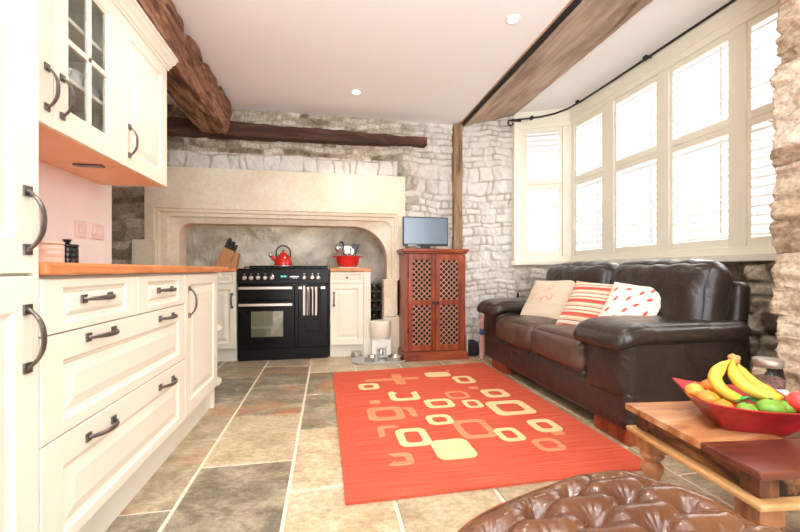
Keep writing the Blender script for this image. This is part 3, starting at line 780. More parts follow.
# worktop
o = MB().box(-1.298, -.685, 1.112, 2.925, .886, .92).build('worktop', M['worktop'], bevel=.008, loc=(-1, 2, .886)); tag(o, 'long orange wooden worktop over the cream drawers along the left wall', 'worktop')

# wall cabinets
WX = -.95; W = facX(WX)
def wallcab(y0, y1, label, glazed, hy):
    t = thing('wall_cabinet', label, 'cabinet', (-1.1, (y0 + y1) / 2, 1.40))
    b_ = MB(); th = .016
    b_.box(-1.298, -1.282, y0, y1, 1.42, 2.10); b_.box(-1.282, WX - .022, y0, y0 + th, 1.42, 2.10); b_.box(-1.282, WX - .022, y1 - th, y1, 1.42, 2.10)
    b_.box(-1.282, WX - .022, y0 + th, y1 - th, 2.084, 2.10)
    b_.build('body', M['dresserback'] if glazed else M['cream'], t)
    MB().box(-1.298, WX - .022, y0, y1, 1.40, 1.42).build('bottom_panel', M['cabunder'], t)
    if glazed:
        d = front(W, y0 + .002, y1 - .002, 1.40, 2.11, (.077, .12, .09, .075), hole=True).build('door', M['cream'], t)
        g0, g1, gz0, gz1 = y0 + .077, y1 - .12, 1.49, 2.035
        m_ = MB(); m_.box(WX - .018, WX - .001, (g0 + g1) / 2 - .011, (g0 + g1) / 2 + .011, gz0, gz1)
        for zc in (1.757,): m_.box(WX - .018, WX - .001, g0, g1, zc - .011, zc + .011)
        m_.build('glazing_bar', M['cream'], d, bevel=.002)
        MB().box(WX - .013, WX - .009, g0 - .004, g1 + .004, gz0 - .004, gz1 + .004).build('glass', M['glass'], d)
        for zc in (1.63, 1.86): MB().box(-1.28, WX - .03, y0 + th, y1 - th, zc, zc + .016).build('shelf', M['creamin'], t)
    else:
        d = front(W, y0 + .002, y1 - .002, 1.40, 2.11, (.075, .075, .08, .075)).build('door', M['cream'], t)
    handle(W, hy, 1.53, .165, True, d)
    return t
wallcab(1.112, 1.572, 'cream wall cabinet half hidden by the tall larder, its bow handle showing', False, 1.536)
wallcab(1.576, 2.046, 'cream wall cabinet with a four-pane glazed door', True, 1.615)
t = wallcab(2.050, 2.55, 'cream wall cabinet with a solid panelled door at the end of the row', False, 2.105)
MB().box(-1.298, WX - .002, 2.5505, 2.565, 1.40, 2.10).build('end_panel', M['cream'], t, bevel=.002)
# cornice
cp = [(0, 0), (.008, 0), (.010, .014), (.016, .018), (.022, .036), (.036, .056), (.040, .072), (.046, .076), (.046, .094), (0, .094)]
mb = MB(); base = 2.108
def corn(pt, o): return None
ring_v = []
for (x, y, sx, sy) in ((WX - .002, 1.112, 1, 0), (WX - .002, 2.565, 1, 1), (-1.296, 2.565, 0, 1)):
    for p, q in cp: ring_v.append((x + sx * p, y + sy * p, base + q))
n = len(cp); fs = []
for i in range(2):
    for k in range(n):
        q = (k + 1) % n; fs.append((i * n + k, i * n + q, (i + 1) * n + q, (i + 1) * n + k))
fs += [tuple(range(n)), tuple(range(2 * n, 3 * n))]
o = mb.add(ring_v, fs).build('cornice', M['cream'], loc=(-1.0, 2, 2.108))
tag(o, 'cream cornice moulding along the top of the wall cabinets', 'cornice')
# small black catch under the cabinets
o = MB().box(-1.17, -1.05, 2.06, 2.10, 1.390, 1.400).build('cabinet_light', M['pewter'], bevel=.004, loc=(-1.1, 2.08, 1.39)); tag(o, 'small dark strip light fixed under the wall cabinets', 'light')
# crockery behind the glass
def cup(x, y, z_, r, h_, label, hd=True):
    t = thing('mug', label, 'mug', (x, y, z_))
    MB().lathe((x, y, z_), [(r * .7, .0), (r * .95, h_ * .3), (r, h_), (r * .9, h_), (r * .85, h_ * .3), (r * .5, .008)], 18).build('body', M['cup'], t, smooth=True)
    if hd: MB().tube([(x + r * .95, y + .0 + 0.0, z_ + h_ * .8), (x + r * 1.5, y, z_ + h_ * .75), (x + r * 1.5, y, z_ + h_ * .35), (x + r * .95, y, z_ + h_ * .25)], .005, 6).build('mug_handle', M['cup'], t, smooth=True)
    return t
cup(-1.05, 1.72, 1.6465, .045, .05, 'shallow white cup at the left of the lower glazed shelf')
cup(-1.07, 1.85, 1.6465, .05, .085, 'tall white mug in the middle of the lower glazed shelf')
cup(-1.06, 1.975, 1.6465, .045, .07, 'white mug at the right end of the lower glazed shelf')
cup(-1.06, 1.90, 1.8765, .05, .04, 'white bowl-like cup on the upper glazed shelf', False)

# worktop items and sockets
def potjar(x, y, r, h_, mat, name, label, cat, lever=False):
    t = thing(name, label, cat, (x, y, .9205))
    z_ = .9205
    MB().lathe((x, y, z_), [(r * .94, 0), (r, .006), (r, h_ * .30), (r * .97, h_ * .32), (r, h_ * .34), (r, h_ * .56), (r * .97, h_ * .58), (r, h_ * .60), (r, h_ * .82), (r * .9, h_ * .86)], 28).build('body', mat, t, smooth=True)
    MB().lathe((x, y, z_), [(r * .98, h_ * .865), (r * 1.03, h_ * .88), (r * 1.03, h_ * .97), (r * .92, h_)], 28).build('lid', mat, t, smooth=True)
    if lever: MB().tube([(x, y, z_ + h_), (x, y, z_ + h_ + .022)], [.008, .018], 10).build('knob', mat, t)
    return t
potjar(-1.15, 1.99, .041, .095, M['blackgloss'], 'storage_jar', 'small black lidded storage jar on the wooden worktop', 'jar', True)
potjar(-1.15, 1.865, .055, .10, M['pinkpot'], 'storage_jar', 'pale pink ribbed storage jar beside the black jar', 'jar')
for i, (y0, y1, lb) in enumerate(((2.305, 2.395, 'pale pink wall socket nearer the tall cabinet'), (2.43, 2.56, 'pale pink double wall socket nearer the fireplace'))):
    t = thing('wall_socket', lb, 'socket', (-1.30, (y0 + y1) / 2, 1.12))
    MB().box(-1.2995, -1.288, y0, y1, 1.075, 1.165).build('plate', M['socket'], t, bevel=.003)
    for k in range(i + 1):
        y = y0 + .03 + k * .06
        MB().box(-1.2879, -1.276 if i else -1.282, y - .012, y + .012, 1.10, 1.14).build('switch' if not i else 'plug', M['socket'], t, bevel=.003)

# cabinets either side of the range
YF = 4.02; G = facY(YF)
def rcab(x0, x1, label, hx, pil):
    t = thing('base_cabinet', label, 'cabinet', ((x0 + x1) / 2, 4.3, 0))
    MB().box(x0, x1, YF + .022, 4.55, .12, .884).build('body', M['creamin'], t)
    MB().box(x0, x1, YF + .05, 4.55, 0, .12).build('plinth', M['plinthpaint'], t)
    xa, xb = (x0 + .002, x1 - .002) if not pil else (x0 + .002, x1 - .075)
    dr = front(G, xa, xb, .765, .876, (.03, .03, .022, .022)).build('drawer', M['cream'], t)
    MB().ell(((xa + xb) / 2, YF - .018, .822), (.013, .013, .011), 12).tube([((xa + xb) / 2, YF, .822), ((xa + xb) / 2, YF - .012, .822)], .006, 8).build('knob', M['pewter'], dr, smooth=True)
    d = front(G, xa, xb, .13, .76, (.055, .055, .06, .055)).build('door', M['cream'], t)
    handle(G, hx, .60, .15, True, d)
    if pil:
        p = MB().box(x1 - .073, x1, YF - .012, YF + .05, 0, .884)
        for k in range(3): p.tube([(x1 - .055 + k * .018, YF - .013, .18), (x1 - .055 + k * .018, YF - .013, .80)], .005, 8)
        p.build('pilaster', M['cream'], t)
rcab(-1.42, -.875, 'narrow cream cabinet with a drawer to the left of the black range', -.912, False)
rcab(.032, .445, 'cream cabinet with drawer and fluted pilaster to the right of the black range', .07, True)
o = MB().box(-1.425, -.872, 4.0, 4.66, .886, .92).build('worktop', M['worktopx'], bevel=.005, loc=(-1.1, 4.3, .886)); tag(o, 'short wooden worktop under the knife block, left of the range', 'worktop')
o = MB().box(.028, .462, 4.0, 4.66, .886, .92).build('worktop', M['worktopx'], bevel=.005, loc=(.2, 4.3, .886)); tag(o, 'short wooden worktop under the red pan, right of the range', 'worktop')

# ------------------------------------------------------------------ range cooker
rx0, rx1 = -.866, .02
t = thing('range_cooker', 'black double-door range cooker with steel rails in the fireplace', 'cooker', (-.42, 4.3, 0))
MB().box(rx0, rx1, 4.045, 4.60, .02, .90).build('body', M['enamel'], t, bevel=.004)
MB().box(rx0 + .01, rx1 - .01, 4.035, 4.5, .0, .105).build('plinth', M['enamelpanel'], t, bevel=.004)
pl = MB(); [pl.box(rx0 + .12 + k * .018, rx0 + .126 + k * .018, 4.030, 4.035, .05, .056) for k in range(14)]
MB().prism([(4.045, .765), (4.015, .765), (4.022, .905), (4.045, .905)], lambda a, b_, d: (d, a, b_), rx0, rx1).build('control_panel', M['enamelpanel'], t, bevel=.003)
def frontbox(x0, x1, z0, z1, name, mat='enamel', y=4.020):
    return MB().box(x0, x1, y, 4.046, z0, z1).build(name, M[mat], t, bevel=.006)
dg = frontbox(rx0 + .012, -.318, .60, .758, 'grill_door'); do = frontbox(rx0 + .012, -.318, .115, .592, 'oven_door'); dr = frontbox(-.285, rx1 - .012, .115, .758, 'tall_oven_door')
def rail(x0, x1, z_, par):
    m_ = MB().box(x0, x1, 3.972, 3.985, z_ - .013, z_ + .013)
    for x in (x0 + .015, x1 - .015): m_.box(x - .008, x + .008, 3.984, 4.022, z_ - .009, z_ + .009)
    return m_.build('rail', M['chromewarm'], par, bevel=.004)
rail(-.845, -.338, .722, dg); rail(-.845, -.338, .557, do); rail(-.28, -.018, .722, dr)
MB().box(-.735, -.43, 4.0165, 4.0205, .235, .49).build('window', M['ovenglass'], do, bevel=.002)
knobx = [-.796, -.735, -.668, -.602, -.538, -.226, -.145, -.088]
for x in knobx:
    m_ = MB().lathe((x, 4.015, .822), [(.021, 0), (.021, .006), (.016, .010), (.014, .03), (.010, .033)], 16, xf=Matrix.Rotation(PI / 2, 4, 'X'))
    k = m_.build('knob', M['chromewarm'], t, smooth=False, bevel=.001)
    MB().box(x - .006, x + .006, 4.0185, 4.02, .858, .863).build('mark', M['chromewarm'], k)
MB().box(-.455, -.395, 4.0135, 4.018, .822, .850).build('display_surround', M['blackplastic'], t, bevel=.001)
c_ = MB()
for x in (-.448, -.434, -.418, -.404): c_.box(x - .004, x + .004, 4.0125, 4.0135, .828, .844)
c_.build('clock_display', M['clock'], t)
c_ = MB()
for k in range(9): c_.box(-.365 + k * .010, -.359 + k * .010, 4.0165, 4.018, .828 , .836 + .004 * (k % 2))
c_.box(-.345, -.295, 4.0165, 4.018, .818, .8205)
c_.build('badge', M['steel'], t)
pl.build('vent_slots', M['castiron'], t)
# hob with pan supports
MB().box(rx0 + .003, rx1 - .003, 4.05, 4.58, .9005, .915).build('hob', M['enamel'], t, bevel=.004)
for k in range(3):
    x0 = rx0 + .05 + k * .27; g_ = MB()
    for a in (x0, x0 + .11, x0 + .235): g_.box(a, a + .01, 4.10, 4.53, .924, .934)
    for y in (4.10, 4.21, 4.31, 4.42, 4.52): g_.box(x0, x0 + .245, y, y + .01, .924, .934)
    for a in (x0, x0 + .235):
        for y in (4.10, 4.52): g_.box(a, a + .01, y, y + .01, .9145, .924)
    for y in (4.21, 4.42): g_.lathe((x0 + .12, y + .005, .915), [(.04, 0), (.04, .005), (.03, .008)], 16)
    g_.build('pan_support', M['castiron'], t)
MB().box(rx0 + .01, rx1 - .01, 4.585, 4.6, .90, .95).build('rear_upstand', M['enamel'], t)
# towels on the right rail
def towel(name, x0, x1, ztop, zf, zb, y, mat, label, ws):
    mb = MB(); nx, nz_ = 16, 26; vs = []; rs_ = random.Random(ws)
    path = [(y + .016, zb), (y + .014, ztop - .01), (y + .006, ztop + .003), (y - .004, ztop + .003), (y - .011, ztop - .008)] + [(y - .012, ztop - .008 - (ztop - zf) * k / 14) for k in range(1, 15)]
    for j, (yy, zz) in enumerate(path):
        for i in range(nx + 1):
            u = i / nx; drop = max(0, (ztop - zz)); pinch = 1 - .12 * drop / (ztop - zf) * 1
            x = (x0 + x1) / 2 + (u - .5) * (x1 - x0) * pinch
            wv_ = .007 * math.sin(u * 15 + ws) * min(1, drop * 8)
            vs.append((x, yy - abs(wv_) if yy < y else yy, zz))
    N = nx + 1
    fs = [(j * N + i, j * N + i + 1, (j + 1) * N + i + 1, (j + 1) * N + i) for j in range(len(path) - 1) for i in range(nx)]
    o = mb.add(vs, fs).build(name, M[mat], smooth=True, loc=((x0 + x1) / 2, y, zf))
    s = o.modifiers.new('solid', 'SOLIDIFY'); s.thickness = .004
    return tag(o, label, 'towel')
towel('tea_towel', -.245, -.08, .737, .455, .56, 3.9775, 'towel', 'black and white striped tea towel hanging on the range rail', 1)
towel('tea_towel', -.215, -.06, .7415, .29, .60, 3.9755 + .003, 'toweldark', 'black tea towel hanging behind the striped one', 2)

# kettle
kx, ky, kz = -.455, 4.26, .9345
t = thing('kettle', 'red enamel whistling kettle with black handle on the hob', 'kettle', (kx, ky, kz))
MB().lathe((kx, ky, kz), [(.080, 0), (.092, .008), (.095, .025), (.090, .055), (.074, .095), (.052, .125), (.034, .14), (.030, .142)], 32).build('body', M['red'], t, smooth=True)
MB().lathe((kx, ky, kz), [(.032, .142), (.026, .150), (.008, .154), (.007, .160), (.013, .165), (.012, .176), (.004, .18)], 20).build('lid', M['red'], t, smooth=True)
MB().tube([(kx - .06, ky, kz + .06), (kx - .10, ky, kz + .085), (kx - .125, ky, kz + .115)], [.026, .018, .014], 12).build('spout', M['red'], t, smooth=True)
MB().tube([(kx - .12, ky, kz + .108), (kx - .140, ky, kz + .132)], [.016, .018], 12).tube([(kx - .13, ky, kz + .12), (kx - .118, ky, kz + .15)], .006, 8).build('whistle', M['steel'], t, smooth=True)
MB().tube([(kx - .072, ky, kz + .10)] + [(kx - .072 * math.cos(a), ky, kz + .155 + .068 * math.sin(a)) for a in [PI * k / 14 for k in range(15)]] + [(kx + .072, ky, kz + .10)], .0075, 10).build('handle', M['blackplastic'], t, smooth=True)
MB().lathe((kx, ky, kz), [(.093, .001), (.0965, .004), (.0965, .012), (.093, .014)], 32).build('base_band', M['steel'], t, smooth=True)

# knife block and knives
t = thing('knife_block', 'slanted wooden knife block with black-handled knives, left of the range', 'knife block', (-1.06, 4.30, .9205))
bp = [(-1.15, .9205), (-.965, .9205), (-.935, 1.01), (-.985, 1.10), (-1.075, 1.145)]
MB().prism([(-1.145, .9205), (-1.0, .9205), (-.93, 1.085), (-1.045, 1.14)], lambda a, b_, d: (a, d, b_), 4.24, 4.36).build('block', M['blockwood'], t, bevel=.004)
MB().prism([(-1.0, .921), (-.93, .921), (-.90, 1.07), (-.93, 1.083)], lambda a, b_, d: (a, d, b_), 4.255, 4.345).build('front_wedge', M['blockwood'], t, bevel=.004)
dirv = Vector((.39, 0, .92)).normalized()
for i, (x, y) in enumerate([(-1.03, 4.26), (-1.03, 4.30), (-1.03, 4.34), (-.99, 4.26), (-.99, 4.30), (-.99, 4.34), (-.955, 4.28), (-.955, 4.32)]):
    z_ = 1.14 - (x + 1.045) * .478
    L = .10 - .02 * (i // 3) + .008 * (i % 2); p = Vector((x, y, z_ + .002))
    k = tag(MB().tube([p + dirv * (L * q) for q in (0, .15, .5, .85, 1)], [.009, .008, .010, .008, .009], 8, flat=1.4).build('knife', M['blackplastic'], smooth=True, loc=tuple(p)),
        'black knife handle standing up in the wooden knife block', 'knife', 'knives in the block')

# red pan with utensils
px, py = .225, 4.27
tag(MB().box(px - .10, px + .12, py - .09, py + .11, .9205, .932).build('trivet', M['white'], bevel=.004, loc=(px, py, .92)), 'flat white board under the red utensil pan', 'board')
t = thing('utensil_pan', 'red lipped pan holding kitchen utensils on the right worktop', 'pan', (px, py, .9325))
prof = [(.085, 0), (.10, .004), (.118, .05), (.128, .105), (.145, .112), (.146, .118), (.124, .118), (.112, .06), (.09, .012)]
MB().lathe((px, py, .9325), prof, 32).build('body', M['redmat'], t, smooth=True)
h_ = MB()
for s in (-1, 1): h_.tube([(px + s * .135, py - .04, 1.043), (px + s * .165, py - .03, 1.043), (px + s * .165, py + .03, 1.043), (px + s * .135, py + .04, 1.043)], .007, 8)
h_.build('side_handle', M['redmat'], t, smooth=True)
def utensil(name, dx, dy, tx, ty, L, head, mat, label, cat):
    a = Vector((px + dx, py + dy, .955)); d = Vector((tx, ty, 1)).normalized(); e = a + d * L
    t = thing(name, label, cat, tuple(a))
    MB().tube([a, e], .0045, 8).build('shaft', M[mat], t, smooth=True)
    side = d.cross(Vector((0, 1, 0))).normalized(); up = Vector((0, -1, 0))
    R_ = Matrix((side, d.cross(side), d)).transposed().to_4x4()
    hd = MB()
    if head == 'ladle': hd.ell(e + d * .03, (.038, .022, .04), 16, xf=R_)
    elif head == 'spoon': hd.ell(e + d * .03, (.026, .007, .042), 16, xf=R_)
    elif head == 'turner': hd.rbox(e + d * .04, (.032, .003, .05), .003, (0, 0, 0), 4, xf=R_)
    elif head == 'whisk':
        for k in range(5):
            an = PI * k / 5; s2 = side * math.cos(an) + Vector((0, 1, 0)) * math.sin(an)
            hd.tube([e] + [e + d * (.055 - .055 * math.cos(b_)) + s2 * (.028 * math.sin(b_)) for b_ in [2 * PI * q / 12 for q in range(1, 12)]] + [e], .0018, 5)
    if hd.v: hd.build('head', M[mat], t, smooth=True)
    return t
utensil('ladle', -.03, .0, -.42, 0, .17, 'ladle', 'steel', 'steel ladle leaning left out of the red pan', 'ladle')
utensil('serving_spoon', -.02, .03, -.20, .1, .20, 'spoon', 'blackplastic', 'black serving spoon near the middle of the red pan', 'spoon')
utensil('whisk', -.03, -.04, -.28, -.1, .13, 'whisk', 'steel', 'wire whisk among the utensils in the red pan', 'whisk')
utensil('fish_slice', .0, -.02, -.06, -.1, .12, 'turner', 'steel', 'steel fish slice standing in the middle of the red pan', 'spatula')
utensil('ladle', .02, .02, .12, .1, .16, 'ladle', 'steel', 'upright steel ladle right of centre in the red pan', 'ladle')
utensil('spatula', .03, -.03, .24, -.05, .14, 'turner', 'blackplastic', 'black spatula leaning right in the red pan', 'spatula')
utensil('slotted_spoon', .02, -.05, .18, 0, .11, 'spoon', 'steel', 'steel spoon leaning right at the front of the red pan', 'spoon')
utensil('skewer', .05, .0, .30, 0, .25, '', 'blackplastic', 'thin black rod sticking out furthest right of the red pan', 'utensil')

# ------------------------------------------------------------------ bottle rack and pet corner
t = thing('wine_rack', 'narrow black iron bottle rack in the gap right of the range', 'wine rack', (.545, 4.36, 0))
f = MB()
for x in (.475, .545, .615):
    for y in (4.27, 4.45): f.tube([(x, y, 0), (x, y, .70)], .005, 6)
for k in range(7):
    for y in (4.27, 4.45): f.tube([(.475, y, .05 + k * .105), (.615, y, .05 + k * .105)], .004, 6)
f.build('frame', M['iron'], t)
pb = None
for k in range(7):
    for j, x in enumerate((.508, .583)):
        z_ = .05 + k * .105 + .0365 + .004
        lb = 'dark wine bottle lying in the narrow rack beside the right-hand cabinet'
        if pb is None:
            pb = thing('wine_bottle', lb, 'bottle', (x, 4.27, z_), 'bottles in the wine rack')
            R_ = Matrix.Rotation(-PI / 2, 4, 'X')
            MB().lathe((x, 4.21, z_), [(.013, 0), (.014, .002), (.0135, .08), (.031, .13), (.0325, .15), (.0325, .27), (.025, .275)], 18, xf=R_).build('body', M['bottle'], pb, smooth=True)
            MB().lathe((x, 4.204, z_), [(.008, 0), (.0165, .001), (.0165, .055), (.014, .056)], 16, xf=R_).build('foil_cap', M['foil'], pb, smooth=True)
            first = Vector((x, 4.27, z_))
        else: dup(pb, (x, 4.27, z_))
t = thing('pet_feeder', 'cream upright pet food dispenser standing behind the steel bowls', 'pet feeder', (.54, 3.95, 0))
MB().lathe((.54, 3.95, 0), [(.098, .215), (.104, .22), (.108, .36), (.104, .375), (.09, .38)], 32).build('hopper', M['creamplastic'], t, smooth=True)
b_ = MB().lathe((.54, 3.95, 0), [(.094, .195), (.096, .21), (.096, .2145)], 32)
b_.box(.445, .485, 3.87, 4.03, .03, .195); b_.box(.595, .635, 3.87, 4.03, .03, .195); b_.box(.485, .595, 3.93, 4.03, .03, .195); b_.box(.485, .595, 3.87, 3.93, .11, .195); b_.box(.445, .635, 3.84, 4.03, .0225, .03)
b_.build('base', M['white'], t, bevel=.006)
MB().lathe((.54, 3.90, .04), [(.03, 0), (.032, .01), (.02, .05), (.012, .06)], 14).build('chute', M['steel'], t, smooth=True)
tr = MB(); P = [(.51 + .27 * math.copysign(abs(math.cos(a)) ** .6, math.cos(a)), 3.82 + .15 * math.copysign(abs(math.sin(a)) ** .6, math.sin(a))) for a in [2 * PI * k / 40 for k in range(40)]]
tr.prism(P, lambda a, b_, d: (a, b_, d), .001, .012)
for k in range(40):
    pass
tr.tube([(x, y, .013) for x, y in P], .006, 6, closed=True)
tag(tr.build('tray', M['mat_grey'], loc=(.52, 3.82, 0)), 'shiny grey oval tray on the slate under the pet bowls', 'tray')
def petbowl(x, y, z_, r, h_, label):
    o = MB().lathe((x, y, z_), [(r * .95, 0), (r, .004), (r * .88, h_), (r * .93, h_ + .004), (r * .80, h_ + .002), (r * .72, .012), (r * .4, .01)], 28).build('pet_bowl', M['steel'], smooth=True, loc=(x, y, z_))
    return tag(o, label, 'bowl')
petbowl(.43, 3.76, .0125, .075, .045, 'steel pet bowl on the left half of the grey tray')
petbowl(.655, 3.765, .0125, .085, .035, 'wide steel pet bowl on the right half of the grey tray')
petbowl(.295, 4.0, .001, .055, .055, 'small steel pet bowl on the floor by the cream pilaster, left of the tray')

# ------------------------------------------------------------------ tall lattice cabinet + television
cx0, cx1, cy = .735, 1.40, 3.735
t = thing('lattice_cabinet', 'reddish brown wooden cabinet with lattice doors below the television', 'cabinet', (1.07, 3.9, 0))
b_ = MB(); b_.box(cx0 + .02, cx0 + .045, cy + .02, cy + .33, .09, 1.06); b_.box(cx1 - .045, cx1 - .02, cy + .02, cy + .33, .09, 1.06)
b_.box(cx0 + .045, cx1 - .045, cy + .02, cy + .31, .09, .11); 
b_.box(cx0 + .045, cx1 - .045, cy + .02, cy + .31, 1.045, 1.065)
b_.box(cx0 + .02, cx0 + .05, cy + .0, cy + .02, .09, 1.06); b_.box(cx1 - .05, cx1 - .02, cy + .0, cy + .02, .09, 1.06)
b_.build('body', M['sheesham'], t, bevel=.003)
MB().box(cx0 + .046, cx1 - .046, cy + .05, cy + .33, .112, 1.043).build('shade_fill', M['shadeblack'], t)  # black fill, paints the shade inside the cabinet behind the lattice
MB().box(cx0, cx1, cy - .025, cy + .36, 0, .07).box(cx0 + .008, cx1 - .008, cy - .017, cy + .35, .07, .088).build('plinth', M['sheeshamx'], t, bevel=.005)
MB().box(cx0 - .008, cx1 + .008, cy - .03, cy + .365, 1.082, 1.112).box(cx0 + .006, cx1 - .006, cy - .018, cy + .352, 1.064, 1.082).build('top', M['sheeshamx'], t, bevel=.006)
for i, (a0, a1) in enumerate(((cx0 + .052, (cx0 + cx1) / 2 - .002), ((cx0 + cx1) / 2 + .002, cx1 - .052))):
    f = MB(); s = .045
    f.box(a0, a0 + s, cy - .004, cy + .018, .095, 1.058); f.box(a1 - s, a1, cy - .004, cy + .018, .095, 1.058)
    for z0, z1 in ((.095, .155), (.548, .60), (1.0, 1.058)): f.box(a0 + s, a1 - s, cy - .004, cy + .018, z0, z1)
    d = f.build('door', M['sheesham'], t, bevel=.003)
    lt = MB(); p = .054; w = .0058
    for z0, z1 in ((.155, .548), (.60, 1.0)):
        xa, xb = a0 + s, a1 - s
        for sg, yy in ((1, cy + .006), (-1, cy + .0095)):
            k = -30
            for k in range(-30, 31):
                # line x - sg*(z) = c
                c0 = (xa + xb) / 2 - sg * (z0 + z1) / 2 + k * p
                seg = []
                for x in (xa, xb):
                    z_ = (x - c0) * sg
                    if z0 - 1e-6 <= z_ <= z1 + 1e-6: seg.append((x, z_))
                for z_ in (z0, z1):
                    x = c0 + sg * z_
                    if xa < x < xb: seg.append((x, z_))
                if len(seg) >= 2 and (abs(seg[0][0] - seg[1][0]) > .004):
                    A, B = seg[0], seg[1]
                    lt.tube([(A[0], yy, A[1]), (B[0], yy, B[1])], w, 4, up=(0, 1, 0), flat=.6)
    lt.build('lattice', M['lattice'], d)
    hx = a1 - .02 if i == 0 else a0 + .02
    ring = MB().lathe((hx, cy - .004, .575), [(.012, 0), (.014, .004), (.006, .010)], 12, xf=Matrix.Rotation(PI / 2, 4, 'X'))
    ring.tube([(hx + .013 * math.sin(a), cy - .012, .562 - .013 * math.cos(a)) for a in [2 * PI * k / 14 for k in range(14)]], .0028, 6, closed=True)
    ring.build('pull_ring', M['iron'], d)
hg = MB()
for z_ in (.30, .85): hg.tube([(cx0 + .051, cy - .006, z_ - .03), (cx0 + .051, cy - .006, z_ + .03)], .005, 8)
hg.build('hinge', M['iron'], t)
t = thing('television', 'small flat television with blue-grey screen on the lattice cabinet', 'television', (.985, 3.82, 1.1125))
MB().box(.748, 1.222, 3.81, 3.84, 1.145, 1.438).build('casing', M['blackplastic'], t, bevel=.005)
MB().box(.76, 1.21, 3.807, 3.8105, 1.165, 1.427).build('screen', M['screen'], t, bevel=.001)
MB().box(.80, .90, 3.809, 3.8115, 1.149, 1.152).build('label_strip', M['steel'], t)
MB().box(.94, 1.03, 3.815, 3.85, 1.12, 1.15).lathe((.985, 3.83, 1.1125), [(.145, 0), (.145, .004), (.06, .012)], 32, xf=Matrix.Diagonal((1, .55, 1, 1))).build('stand', M['blackgloss'], t, bevel=.001)

# odds beside the cabinet
t = thing('printed_tube', 'tall slim pinkish printed tube with a blue band standing beside the sofa', 'tube', (1.555, 3.72, 0))
MB().lathe((1.555, 3.72, 0), [(.026, .001), (.027, .004), (.027, .40), (.024, .415), (.015, .43), (.013, .45)], 20).build('body', M['tubepink'], t, smooth=True)
MB().lathe((1.555, 3.72, 0), [(.0275, .24), (.0278, .242), (.0278, .30), (.0275, .302)], 20).build('band', M['tubeblue'], t, smooth=True)
tag(MB().rbox((1.50, 3.90, .075), (.07, .07, .074), .03, (.005, .005, .005), 8, nz=.003).build('floor_bag', M['toweldark'], smooth=True, loc=(1.5, 3.9, 0)), 'low black bag on the floor between the lattice cabinet and the sofa', 'bag')
tag(MB().box(1.42, 1.43, 3.80, 3.9, 0.001, .23).build('paper_board', M['white'], loc=(1.42, 3.85, 0)), 'thin white board standing against the right side of the lattice cabinet', 'board')
t = thing('finial_stand', 'slim black stand with pointed finial rising behind the far sofa arm', 'stand', (2.03, 3.88, 0))
MB().lathe((2.03, 3.88, 0), [(.10, .001), (.10, .01), (.02, .03), (.008, .05), (.008, .54), (.025, .55), (.04, .56), (.038, .575), (.018, .60), (.010, .615), (.016, .628), (.004, .665)], 20).build('post', M['iron'], t, smooth=True)

# ------------------------------------------------------------------ rug
rz = .012
mb = MB(); C4 = [(.07, 1.49), (1.455, 1.505), (1.472, 3.50), (.05, 3.39)]
mb.prism(C4, lambda a, b_, d: (a, b_, d), .001, rz, 0)
def rrect(x0, x1, y0, y1, r, n=6):
    P = []
    for cx_, cy_, a0 in ((x1 - r, y1 - r, 0), (x0 + r, y1 - r, PI / 2), (x0 + r, y0 + r, PI), (x1 - r, y0 + r, 1.5 * PI)):
        P += [(cx_ + r * math.cos(a0 + PI / 2 * k / n), cy_ + r * math.sin(a0 + PI / 2 * k / n)) for k in range(n + 1)]
    return P
lvl = [0]
def motif(x0, x1, y0, y1, wd, mi, part=(0, 1)):
    lvl[0] += 1; zt = rz + .0008 + .00004 * lvl[0]
    O = rrect(x0, x1, y0, y1, min(.045, (x1 - x0) * .3, (y1 - y0) * .3)); N = len(O)
    if wd is None:
        mb.prism(O, lambda a, b_, d: (a, b_, d), rz - .002, zt, mi); return
    I = rrect(x0 + wd, x1 - wd, y0 + wd, y1 - wd, min(.03, (x1 - x0 - 2 * wd) * .3, (y1 - y0 - 2 * wd) * .3))
    k0, k1 = int(part[0] * N), int(part[1] * N)
    vs = [(p[0], p[1], z_) for z_ in (rz - .002, zt) for P in (O, I) for p in P]; fs = []
    for k in range(k0, k1):
        k, q = k % N, (k + 1) % N
        fs += [(2 * N + k, 2 * N + q, 3 * N + q, 3 * N + k), (k, q, 2 * N + q, 2 * N + k), (N + q, N + k, 3 * N + k, 3 * N + q)]
    mb.add(vs, fs, mi)
A_, B_ = 1, 2
motif(.709, .91, 1.93, 2.18, .04, B_); motif(1.03, 1.295, 2.20, 2.45, .055, A_); 
for a in ((.235, .39, 2.865, 3.02, .04, A_), (1.01, 1.17, 2.885, 3.09, .04, A_), (.64, .83, 2.40, 2.57, .04, A_),
          (.83, .99, 2.55, 2.71, .025, B_), (.58, .735, 2.14, 2.29, .035, A_), (.245, .468, 2.26, 2.48, .05, B_),
          (.365, .535, 1.90, 2.12, .042, A_), (1.10, 1.282, 2.525, 2.705, .045, A_), (.89, 1.01, 2.36, 2.512, .03, A_), (1.142, 1.30, 1.933, 2.11, .042, A_),
          (.90, 1.037, 1.862, 2.03, .035, A_), (1.035, 1.18, 1.725, 1.865, .03, B_)): motif(*a)
motif(.43, .64, 2.58, 2.79, .045, A_, (.3, 1.1))
motif(.27, .40, 1.725, 1.845, .035, B_, (.6, 1.35)); motif(.275, .40, 2.01, 2.18, .035, B_, (.05, .6)); motif(.44, .547, 2.28, 2.45, .045, B_, (0, .3)); motif(.44, .547, 2.28, 2.45, .045, B_, (.75, 1))
